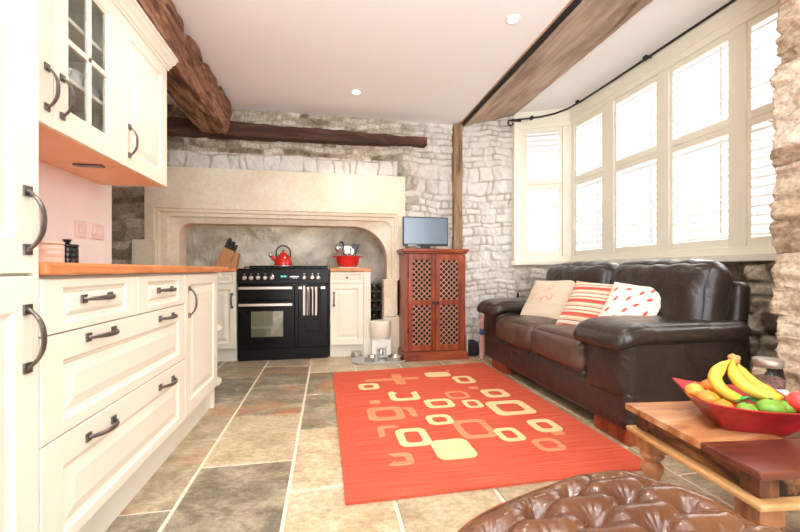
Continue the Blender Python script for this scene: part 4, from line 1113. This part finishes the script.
for a in ((.815, 1.03, 3.10, 3.245, None, A_), (.517, .715, 1.735, 1.945, None, A_), (.30, .74, 3.07, 3.128, None, B_), (.53, .61, 2.955, 3.245, None, B_), (.28, .352, 2.552, 2.62, None, B_),
          (1.05, 1.12, 2.74, 2.79, None, B_), (1.03, 1.06, 3.25, 3.29, None, B_), (1.20, 1.27, 1.885, 1.93, None, B_)): motif(*a)
o = mb.build('rug', [M['rugred'], M['rugcream'], M['rugfade']], loc=(.77, 2.45, 0)); tag(o, 'red rug with cream rounded square motifs on the slate floor', 'rug')

# ------------------------------------------------------------------ sofa
t = thing('sofa', 'dark brown leather two-seater sofa below the shuttered bay window', 'sofa', (1.95, 2.62, 0))
LE = M['leather']
sb = MB(); sb.rbox((1.89, 2.62, .175), (.40, .915, .105), .035, (.012, 0, 0), 22, nz=.002); sb.build('base', LE, t, smooth=True)
ap = MB()
ap.rbox((1.535, 2.34, .265), (.045, .29, .045), .03, (.01, 0, 0), 12, nz=.002); ap.rbox((1.535, 2.92, .265), (.045, .29, .045), .03, (.01, 0, 0), 12, nz=.002)
ap.build('front_apron', LE, t, smooth=True)
for y in (2.335, 2.92):
    MB().rbox((1.80, y, .385), (.335, .291, .105), .06, (.03, .0, .035), 20, nz=.003).build('seat_cushion', M['leatherlit'], t, smooth=True)
for y, s in ((1.875, -1), (3.37, 1)):
    MB().rbox((1.885, y, .385), (.40, .165, .175), .05, (.012, .01, 0), 16, nz=.002).build('arm_panel', LE, t, smooth=True)
    pad = MB(); k0 = len(pad.v)
    pad.rbox((1.835, y, .57), (.405, .205, .052), .051, (.02, .015, .012), 24, nz=.0035, nscale=8)
    # roll the front of the pad downwards
    for i in range(k0, len(pad.v)):
        x, yy, z_ = pad.v[i]; q = max(0, 1.60 - x) / .18
        pad.v[i] = (x, yy, z_ - .05 * min(1, q) ** 2)
    pad.build('arm_pad', LE, t, smooth=True)
MB().rbox((2.235, 2.62, .48), (.055, .885, .36), .05, (0, 0, 0), 14, xf=Matrix.Rotation(math.radians(7), 4, 'Y')).build('back_frame', LE, t, smooth=True)
for y, hy in ((2.12, .385), (2.93, .42)):
    MB().rbox((2.10, y, .715), (.105, hy, .238), .095, (.045, .0, .015), 24, xf=Matrix.Rotation(math.radians(11), 4, 'Y'), nz=.007, nscale=7).build('back_cushion', LE, t, smooth=True)
# roll-over head part of each back cushion
for y in (2.12, 2.93):
    MB().tube([(2.07, y - .40, .62), (2.02, y - .25, .60), (1.985, y, .595), (2.02, y + .25, .60), (2.07, y + .40, .62)], .006, 6).build('seam', LE, t, smooth=True)
for y in (1.85, 3.24):
    for x in (1.54, 2.2): MB().box(x - .035, x + .035, y - .13, y + .13, .0005, .085).build('foot', M['sheesham'], t, bevel=.004)

# ------------------------------------------------------------------ scatter cushions
def pillow(label, mat, w, h_, th, loc, R_, deco=None, extra=None):
    n = 22; mb = MB()
    def sp(u, v, s):
        k = max(0, (1 - abs(u) ** 2.2) * (1 - abs(v) ** 2.2)) ** .45
        pin = 1 - .07 * (1 - abs(v)) * abs(u) ** 2; pin2 = 1 - .07 * (1 - abs(u)) * abs(v) ** 2
        return (u * w / 2 * pin, v * h_ / 2 * pin2, s * th / 2 * k)
    for s in (1, -1):
        vs = [sp(-1 + 2 * i / n, -1 + 2 * j / n, s) for j in range(n + 1) for i in range(n + 1)]
        fs = [(j * (n + 1) + i, j * (n + 1) + i + 1, (j + 1) * (n + 1) + i + 1, (j + 1) * (n + 1) + i) for j in range(n) for i in range(n)]
        if s < 0: fs = [tuple(reversed(f)) for f in fs]
        mb.add(vs, fs, 0)
    def stroke(pts, wd, mi):   # ribbon on the front
        vs = []
        for i, (u, v) in enumerate(pts):
            a = pts[max(0, i - 1)]; b_ = pts[min(len(pts) - 1, i + 1)]
            dx, dy = b_[0] - a[0], b_[1] - a[1]; l = math.hypot(dx, dy) or 1
            ww = wd * (math.sin(PI * (i + .35) / (len(pts) - .3)) if len(pts) > 2 else 1)
            for q in (-1, 1):
                p = sp(u - dy / l * ww * q, v + dx / l * ww * q, 1); vs.append((p[0], p[1], p[2] + .0018))
        mb.add(vs, [(2 * i, 2 * i + 2, 2 * i + 3, 2 * i + 1) for i in range(len(pts) - 1)], mi)
    if deco: deco(stroke)
    o = mb.build('scatter_cushion', [mat] + (extra or []), smooth=True)
    o.matrix_world = Matrix.Translation(loc) @ R_
    return tag(o, label, 'cushion')
def orient(nrm, roll):   # local z -> nrm, local y -> up-ish
    z_ = Vector(nrm).normalized(); x = Vector((0, 0, 1)).cross(z_).normalized(); y = z_.cross(x)
    R_ = Matrix((x, y, z_)).transposed().to_4x4()
    return R_ @ Matrix.Rotation(math.radians(roll), 4, 'Z')
def deco_floral(st):
    rs_ = random.Random(3)
    for k in range(7):
        u, v = rs_.uniform(-.45, .2), rs_.uniform(-.25, .5); a = rs_.uniform(0, 6.28)
        pts = []
        for q in range(9):
            pts.append((u, v)); a += rs_.uniform(.1, .9); u += .07 * math.cos(a); v += .07 * math.sin(a)
        st(pts, .013, 1)
def deco_leaf(st):
    rs_ = random.Random(6)
    for (u, v) in [(-.7, .55), (-.5, .15), (-.65, -.3), (-.3, -.55), (-.2, .6), (-.05, .2), (.0, -.25), (.3, .5), (.3, .0), (.45, -.5), (.65, .3), (.7, -.2), (.6, .7), (-.1, -.8), (.75, -.75), (-.75, -.75), (.25, -.75)]:
        a = rs_.uniform(.2, 1.4); L = .24
        st([(u + L * (q / 6 - .5) * math.cos(a), v + L * (q / 6 - .5) * math.sin(a)) for q in range(7)], .055, 1)
pillow('cream cushion with a faint pink line motif against the far sofa arm', M['fleece'], .48, .44, .13, (1.83, 2.95, .64), orient((-.74, -.26, .60), 3), deco_floral, [M['thread']])
pillow('red, cream and brown striped cushion in the middle of the sofa', M['stripes'], .50, .42, .13, (1.83, 2.37, .64), orient((-.74, -.30, .60), -3))
pillow('cream cushion with red leaf print nearest the near sofa arm', M['whitecloth'], .32, .40, .12, (1.84, 2.09, .655), orient((-.62, -.42, .66), -9), deco_leaf, [M['leafred']])

# ------------------------------------------------------------------ coffee table
TC = Vector((1.358, .993, 0)); TR = Matrix.Translation(TC) @ Matrix.Rotation(math.radians(-6), 4, 'Z')
t = thing('coffee_table', 'chunky two-tone wooden coffee table with turned legs, holding the red fruit bowl', 'table', tuple(TC))
def tb(mb_): mb_.v = [tuple(TR @ Vector(p)) for p in mb_.v]; return mb_
hw, hd = .283, .252
tb(MB().box(-hw, -.02, -.075, hd, .378, .40).box(-hw, hw, hd - .0001, hd, .378, .40)).build('top_board', M['tabletop'], t, bevel=.005)
tb(MB().box(-hw, hw, -hd, -.077, .378, .40).box(-.018, hw, -.075, hd, .378, .40)).build('dark_top_board', M['tabledark'], t, bevel=.005)
ap = MB(); ap.box(-hw + .03, -hw + .05, -hd + .05, hd - .05, .318, .378); ap.box(hw - .05, hw - .03, -hd + .05, hd - .05, .318, .378)
ap.box(-hw + .05, hw - .05, -hd + .03, -hd + .05, .318, .378); ap.box(-hw + .05, hw - .05, hd - .05, hd - .03, .318, .378)
tb(ap).build('apron', M['tableside'], t, bevel=.002)
for sx in (-1, 1):
    for sy in (-1, 1): tb(MB().box(sx * (hw - .025) - sx * .055, sx * (hw - .025), sy * (hd - .025) - sy * .055, sy * (hd - .025), .319, .3775)).build('corner_block', M['tableblock'], t, bevel=.003)
lg = MB(); lg.box(-hw, hw, -hd, hd, .300, .318)
tb(lg).build('ledge', M['tablelight'], t, bevel=.006)
for sx in (-1, 1):
    for sy in (-1, 1):
        l = MB(); x, y = sx * (hw - .06 if sx < 0 else hw - .125), sy * (hd - .06)
        l.box(x - .035, x + .035, y - .035, y + .035, .245, .30)
        l.lathe((x, y, 0), [(.022, .0005), (.028, .01), (.034, .05), (.036, .09), (.026, .115), (.032, .125), (.032, .135), (.024, .145), (.028, .16), (.036, .18), (.036, .195), (.024, .21), (.026, .215), (.040, .232), (.036, .245)], 24)
        tb(l).build('leg', M['tableleg'], t, smooth=False, bevel=.001)
st_ = MB()

# ------------------------------------------------------------------ fruit bowl and fruit
BC = Vector((1.322, 1.03, .4005)); BA = math.radians(-27)
t = thing('fruit_bowl', 'square flared dark red lacquer bowl on the coffee table', 'bowl', tuple(BC))
def bowlring(h, z_, n=4):
    P = []
    for k in range(4):
        a, b_ = [(-1, -1), (1, -1), (1, 1), (-1, 1)][k]; c, d = [(-1, -1), (1, -1), (1, 1), (-1, 1)][(k + 1) % 4]
        for q in range(6):
            f_ = q / 6; x, y = a + (c - a) * f_, b_ + (d - b_) * f_
            sag = 1 - (1 - max(abs(x), abs(y)) * 0) * 0
            P.append((x * h, y * h, z_ - (.012 * (1 - (2 * f_ - 1) ** 2) if z_ > .08 else 0)))
    return [Vector((p[0] * math.cos(BA) - p[1] * math.sin(BA), p[0] * math.sin(BA) + p[1] * math.cos(BA), p[2])) + BC for p in P]
mb = MB(); rings = [bowlring(.075, 0), bowlring(.080, .004), bowlring(.112, .05), bowlring(.146, .098), bowlring(.143, .101)]
N = 24; vs = [p for R_ in rings for p in R_]
fs = [(i * N + k, i * N + (k + 1) % N, (i + 1) * N + (k + 1) % N, (i + 1) * N + k) for i in range(len(rings) - 1) for k in range(N)] + [tuple(reversed(range(N)))]
mb.add(vs, fs); mb.build('shell', M['bowlred'], t)
mb = MB(); rings = [bowlring(.143, .101), bowlring(.138, .096), bowlring(.105, .05), bowlring(.07, .010)]
vs = [p for R_ in rings for p in R_]
fs = [(i * N + k, i * N + (k + 1) % N, (i + 1) * N + (k + 1) % N, (i + 1) * N + k) for i in range(len(rings) - 1) for k in range(N)] + [tuple(range(3 * N, 4 * N))]
mb.add(vs, fs); mb.build('lining', M['bowlin'], t)
f_ = 387.; TH = math.atan(73 / 387.)
def ray(u, v, T):    # a point at depth T in front of the lens
    k = (u - 400) / f_
    return Vector((T * (math.sin(TH) + k * math.cos(TH)), T * (math.cos(TH) - k * math.sin(TH)), .9 + T * (270 - v) / f_))
def fruit(name, mat, c, r, label, cat, rot=0):
    t = thing(name, label, cat, (c[0], c[1], c[2] - r[2]))
    MB().ell(c, r, 22, xf=Matrix.Rotation(rot, 4, 'Z')).build('flesh', M[mat], t, smooth=True)
    MB().lathe((c[0], c[1], c[2] + r[2] * .985), [(.005, 0), (.004, .003), (.002, .004)], 8).build('stem_scar', M['bananatip'] if 'lime' in mat else M['lime'], t)
    return t
fruit('orange', 'apricot', ray(695, 391, 1.30), (.028, .028, .025), 'yellowish small orange at the left corner of the red bowl', 'orange')
fruit('orange', 'orange', ray(711, 387, 1.33), (.032, .030, .026), 'bright orange behind the others, touching the bananas', 'orange')
fruit('orange', 'orange', ray(708, 398, 1.24), (.032, .030, .022), 'long low orange just inside the near left rim of the bowl', 'orange')
fruit('orange', 'orange', ray(728, 397, 1.27), (.030, .030, .028), 'largest round orange in front of the banana bunch', 'orange')
fruit('orange', 'orange', ray(723, 407, 1.20), (.027, .027, .022), 'orange sunk lowest at the near rim of the bowl', 'orange')
fruit('orange', 'orange', ray(722, 404, 1.36) , (.028, .028, .026), 'orange buried under the bananas in the bowl', 'orange')
fruit('lime', 'lime', ray(771, 408, 1.17), (.040, .032, .027), 'large green lime at the near rim of the bowl', 'lime')
fruit('lime', 'lime', ray(747, 410, 1.18), (.028, .026, .022), 'small green lime left of the large lime', 'lime')
fruit('lime', 'lime', ray(786, 408, 1.19), (.026, .026, .022), 'small green lime between the large lime and the red fruit', 'lime')
fruit('apple', 'applered', ray(801, 402, 1.17), (.033, .033, .032), 'red fruit with a white mark at the right edge of the photo', 'apple')
# green leaves / netting
g_ = MB()
rs_ = random.Random(4)
for k in range(12):
    c = ray(738 + rs_.uniform(0, 26), 401 + rs_.uniform(-3, 3), 1.24 + rs_.uniform(-.02, .02)); a = rs_.uniform(0, 6.28)
    e1 = Vector((math.cos(a), math.sin(a), rs_.uniform(-.3, .5))) * .022; e2 = Vector((-math.sin(a), math.cos(a), rs_.uniform(-.3, .3))) * .010
    g_.add([c - e1, c - e2 + Vector((0, 0, .004)), c + e1, c + e2 + Vector((0, 0, .004)), c + Vector((0, 0, -.004))], [(0, 1, 4), (1, 2, 4), (2, 3, 4), (3, 0, 4), (0, 3, 2, 1)])
tag(g_.build('green_netting', M['greennet'], loc=tuple(ray(750, 404, 1.24))), 'crumpled dark green netting between oranges and limes', 'netting')
w_ = MB(); w_.rbox(ray(752, 386, 1.42), (.04, .02, .022), .014, (0, 0, 0), 10, nz=.006, nscale=22); w_.rbox(ray(775, 394, 1.36), (.05, .018, .014), .012, (0, 0, 0), 10, nz=.005, nscale=25)
tag(w_.build('plastic_wrapper', M['wrap'], smooth=False, loc=tuple(ray(760, 392, 1.4))), 'crumpled white wrapper behind the bananas', 'wrapper')
# bananas
t = thing('banana_bunch', 'bunch of yellow bananas arched over the fruit bowl', 'bananas', tuple(ray(735, 390, 1.3)))
def catmull(P, n=6):
    P = [Vector(p) for p in P]; Q = [P[0] * 2 - P[1]] + P + [P[-1] * 2 - P[-2]]; out = []
    for i in range(1, len(Q) - 2):
        for k in range(n):
            q = k / n; a, b_, c, d = Q[i - 1:i + 3]
            out.append(.5 * ((2 * b_) + (c - a) * q + (2 * a - 5 * b_ + 4 * c - d) * q * q + (3 * b_ - a - 3 * c + d) * q ** 3))
    return out + [P[-1]]
def banana(pix, rad):
    P = catmull([ray(*p) for p in pix]); n = len(P); R_ = []
    for i in range(n):
        s = i / (n - 1)
        R_.append(rad * (min(1, .36 + max(0, s - .08) * 3.2) if s < .3 else (1 if s < .8 else max(.25, 1 - ((s - .8) / .2) ** 2 * .75))))
    b_ = MB().tube(P, R_, 7).build('banana', M['banana'], t, smooth=True)
    MB().tube([P[-2], P[-1] + (P[-1] - P[-2]) * .35], [R_[-1] * 1.1, R_[-1] * .6], 7).build('tip', M['bananatip'], b_, smooth=True)
banana([(730, 361, 1.30), (722, 366, 1.29), (715, 377, 1.27), (720, 388, 1.255), (731, 396, 1.25), (745, 399, 1.25)], .0195)
banana([(733, 361, 1.29), (733, 370, 1.27), (739, 381, 1.25), (752, 390, 1.23), (768, 396, 1.215), (783, 397, 1.21)], .0200)
banana([(736, 361, 1.31), (739, 369, 1.32), (749, 379, 1.31), (762, 388, 1.29), (777, 394, 1.27)], .0170)
MB().tube([ray(736, 363, 1.30), ray(733, 358, 1.30), ray(731, 355.5, 1.30)], [.012, .013, .011], 10).tube([ray(736, 361, 1.30), ray(738, 357, 1.31)], [.009, .008], 8).build('stem', M['bananastem'], t, smooth=True)

# glass jar
jx, jy = 1.575, 1.135
t = thing('glass_jar', 'lidded glass jar of dark sweets behind the fruit bowl', 'jar', (jx, jy, .4005))
MB().lathe((jx, jy, .4005), [(.040, 0), (.046, .006), (.047, .02), (.047, .125), (.042, .14), (.038, .148)], 28).build('jar_body', M['glass'], t, smooth=True)
MB().lathe((jx, jy, .4005), [(.038, .004), (.042, .01), (.042, .10), (.03, .112)], 24).build('sweets', M['sweets'], t, smooth=True)
MB().lathe((jx, jy, .4005), [(.041, .1485), (.044, .151), (.044, .172), (.040, .178)], 28).build('lid', M['jarlid'], t, smooth=True)

# ------------------------------------------------------------------ ottoman
OC = Vector((.502, .462, 0)); OA = math.radians(18)
t = thing('ottoman', 'deep-buttoned glossy tan brown leather footstool at the bottom of the photo', 'footstool', tuple(OC))
lat = []
B0 = Vector((.532, .803)); A2 = Vector((.115, .052)); B2 = Vector((.098, -.047))
B0 = Vector((.478, .690)); A2 = Vector((.104, .047)); B2 = Vector((.089, -.043))
for i in range(-8, 9):
    for j in range(-8, 9): lat.append(B0 + A2 * i + B2 * j)
HW = .30; TOP = .472
def loc2(p): d = p - OC.xy; return Vector((d.x * math.cos(OA) + d.y * math.sin(OA), -d.x * math.sin(OA) + d.y * math.cos(OA)))
lat = [p for p in lat if max(abs(loc2(p).x), abs(loc2(p).y)) < HW * .88]
latl = [(p.x, p.y) for p in lat]
def seg_d(px_, py_, a, b_):
    vx, vy = b_[0] - a[0], b_[1] - a[1]; l2 = vx * vx + vy * vy
    q = max(0, min(1, ((px_ - a[0]) * vx + (py_ - a[1]) * vy) / l2))
    return math.hypot(px_ - a[0] - vx * q, py_ - a[1] - vy * q)
edges = []
S_ = set()
for i, a in enumerate(latl):
    for b_ in latl[i + 1:]:
        d = math.hypot(a[0] - b_[0], a[1] - b_[1])
        dx, dy = b_[0] - a[0], b_[1] - a[1]
        for e in ((A2.x, A2.y), (B2.x, B2.y)):
            if abs(abs(dx * e[0] + dy * e[1]) - (e[0] ** 2 + e[1] ** 2)) < 1e-4 and d < .15: edges.append((a, b_))
def top_h(x, y):
    db = min(math.hypot(x - a, y - b_) for a, b_ in latl)
    de = min((seg_d(x, y, a, b_) for a, b_ in edges), default=1)
    near = min(latl, key=lambda q: math.hypot(x - q[0], y - q[1])); an = math.atan2(y - near[1], x - near[0])
    pl_ = .0017 * math.sin(an * 13 + near[0] * 50) * math.exp(-((db - .020) / .014) ** 2)
    return -.030 * math.exp(-(db / .020) ** 1.5) - .012 * math.exp(-(de / .012) ** 1.2) * min(1, db / .02) + pl_ - .006 * math.exp(-(db / .045) ** 2)
mb = MB(); n = 150; vs = []; rc = .11
for j in range(n + 1):
    for i in range(n + 1):
        u, v = -1 + 2 * i / n, -1 + 2 * j / n
        # square -> superellipse
        k = (abs(u) ** 4 + abs(v) ** 4) ** .25; m_ = max(abs(u), abs(v))
        s = (m_ / k) if k > 0 else 1
        x, y = u * s * HW, v * s * HW
        e = m_
        zd = 0
        if e > .72: zd = -.075 * (1 - math.sqrt(max(0, 1 - ((e - .72) / .28) ** 2)))
        X = OC.x + x * math.cos(OA) - y * math.sin(OA); Y = OC.y + x * math.sin(OA) + y * math.cos(OA)
        hgt = top_h(X, Y) * (1 if e < .8 else max(0, (1 - e) / .2))
        vs.append((X, Y, TOP + zd + hgt + .012 * (1 - e ** 2)))
fs = [(j * (n + 1) + i, j * (n + 1) + i + 1, (j + 1) * (n + 1) + i + 1, (j + 1) * (n + 1) + i) for j in range(n) for i in range(n)]
mb.add(vs, fs)
# side skirt
bd = [i for i in range(n + 1)] + [j * (n + 1) + n for j in range(1, n + 1)] + [n * (n + 1) + i for i in range(n - 1, -1, -1)] + [j * (n + 1) for j in range(n - 1, 0, -1)]
prev = [vs[k] for k in bd]; base_v = len(mb.v); N = len(bd); rings = []
for (sc, z_) in ((1, None), (1.012, .30), (1.0, .24), (.985, .10), (.98, .08)):
    rings.append([((p[0] - OC.x) * sc + OC.x, (p[1] - OC.y) * sc + OC.y, p[2] if z_ is None else z_) for p in prev])
mb.add([p for R_ in rings for p in R_], [(i * N + k, (i + 1) * N + k, (i + 1) * N + (k + 1) % N, i * N + (k + 1) % N) for i in range(4) for k in range(N)] + [tuple(4 * N + k for k in range(N))])
mb.build('upholstery', M['ottleather'], t, smooth=True)
for a, b_ in latl:
    MB().lathe((a, b_, TOP - .036 + .012 * (1 - (max(abs(loc2(Vector((a, b_))).x), abs(loc2(Vector((a, b_))).y)) / HW) ** 2)), [(.008, -.004), (.0085, 0), (.006, .004), (.002, .0055)], 12).build('button', M['ottleather'], t, smooth=True)
for sx in (-1, 1):
    for sy in (-1, 1):
        x, y = sx * .21, sy * .21; X = OC.x + x * math.cos(OA) - y * math.sin(OA); Y = OC.y + x * math.sin(OA) + y * math.cos(OA)
        MB().lathe((X, Y, 0), [(.016, .0005), (.02, .01), (.028, .05), (.024, .081)], 16).build('leg', M['sheesham'], t, smooth=True)

# ------------------------------------------------------------------ downlights
def downlight(x, y, label):
    t = thing('ceiling_light', label, 'light', (x, y, CZ - .004))
    MB().lathe((x, y, CZ), [(.047, -.0008), (.046, -.005), (.034, -.006), (.033, -.0012)], 28, cap=False).build('bezel', M['white'], t, smooth=True)
    MB().lathe((x, y, CZ), [(.033, -.0035), (.033, -.0015)], 24).build('lamp', M['lamp'], t)
    l = bpy.data.lights.new('spot', 'SPOT'); l.energy = 34; l.color = (1, .93, .84); l.spot_size = math.radians(118); l.spot_blend = .8; l.shadow_soft_size = .05
    o = bpy.data.objects.new('light', l); o.location = (x, y, CZ - .02); COL.objects.link(o)
    o.parent = None
downlight(1.176, 2.312, 'round recessed ceiling downlight near the pale beam')
downlight(.259, 3.524, 'round recessed ceiling downlight near the fireplace wall')

for x, y, lb in ((.35, 1.0, 'unseen ceiling downlight added above the rug, in front of the camera'), (-.55, -.35, 'unseen ceiling downlight added above the left cabinets behind the camera'), (1.1, -.2, 'unseen ceiling downlight added behind the camera on the window side'), (-.45, 2.2, 'unseen ceiling downlight added above the cream drawers')):
    downlight(x, y, lb)  # these downlights are unseen, added for more light in the room
# ------------------------------------------------------------------ light
def area(loc, rot, sx, sy, e, col):
    l = bpy.data.lights.new('area', 'AREA'); l.shape = 'RECTANGLE'; l.size = sx; l.size_y = sy; l.energy = e; l.color = col
    o = bpy.data.objects.new('unseen_light', l); o.location = loc; o.rotation_euler = rot; COL.objects.link(o); return o
area((3.6, 2.6, 2.3), (0, math.radians(68), 0), 2.2, 3.0, 110, (1, .98, .95))  # daylight through the bay shutters, from a panel outside
area((.35, -.45, 1.75), (math.radians(160), 0, 0), .7, .7, 75, (.93, .96, 1))    # unseen fill light added behind the camera to brighten the ceiling
area((-.42, 4.36, 1.74), (0, 0, 0), .5, .12, 2.2, (1, .9, .75))                    # hood lamp over the hob
w = bpy.data.worlds.new('sky'); bpy.context.scene.world = w; w.use_nodes = True
wn = w.node_tree; bg = wn.nodes['Background']; bg.inputs[0].default_value = (.93, .965, 1, 1)
# an open bright sky: brightest in the direction behind the room, softer on the garden side
tcw = wn.nodes.new('ShaderNodeTexCoord'); sxw = wn.nodes.new('ShaderNodeSeparateXYZ'); wn.links.new(tcw.outputs['Generated'], sxw.inputs[0])
mr = wn.nodes.new('ShaderNodeMapRange'); mr.interpolation_type = 'SMOOTHSTEP'
mr.inputs['From Min'].default_value = -.15; mr.inputs['From Max'].default_value = -.85; mr.inputs['To Min'].default_value = 1.0; mr.inputs['To Max'].default_value = 3.9
wn.links.new(sxw.outputs['Y'], mr.inputs['Value']); wn.links.new(mr.outputs[0], bg.inputs[1])

cam = bpy.data.cameras.new('camera'); cam.sensor_width = 36; cam.lens = 387 / 800 * 36; cam.shift_y = .005; cam.clip_start = .02
co = bpy.data.objects.new('camera', cam); COL.objects.link(co); co.location = (0, 0, .9)
co.rotation_euler = (PI / 2, 0, -TH); sc = bpy.context.scene; sc.camera = co
sc.view_settings.view_transform = 'Standard'; sc.view_settings.look = 'None'; sc.view_settings.exposure = .27; sc.view_settings.gamma = 1
sc.view_settings.use_curve_mapping = False
sc.cycles.max_bounces = 8; sc.cycles.diffuse_bounces = 5; sc.cycles.use_denoising = True
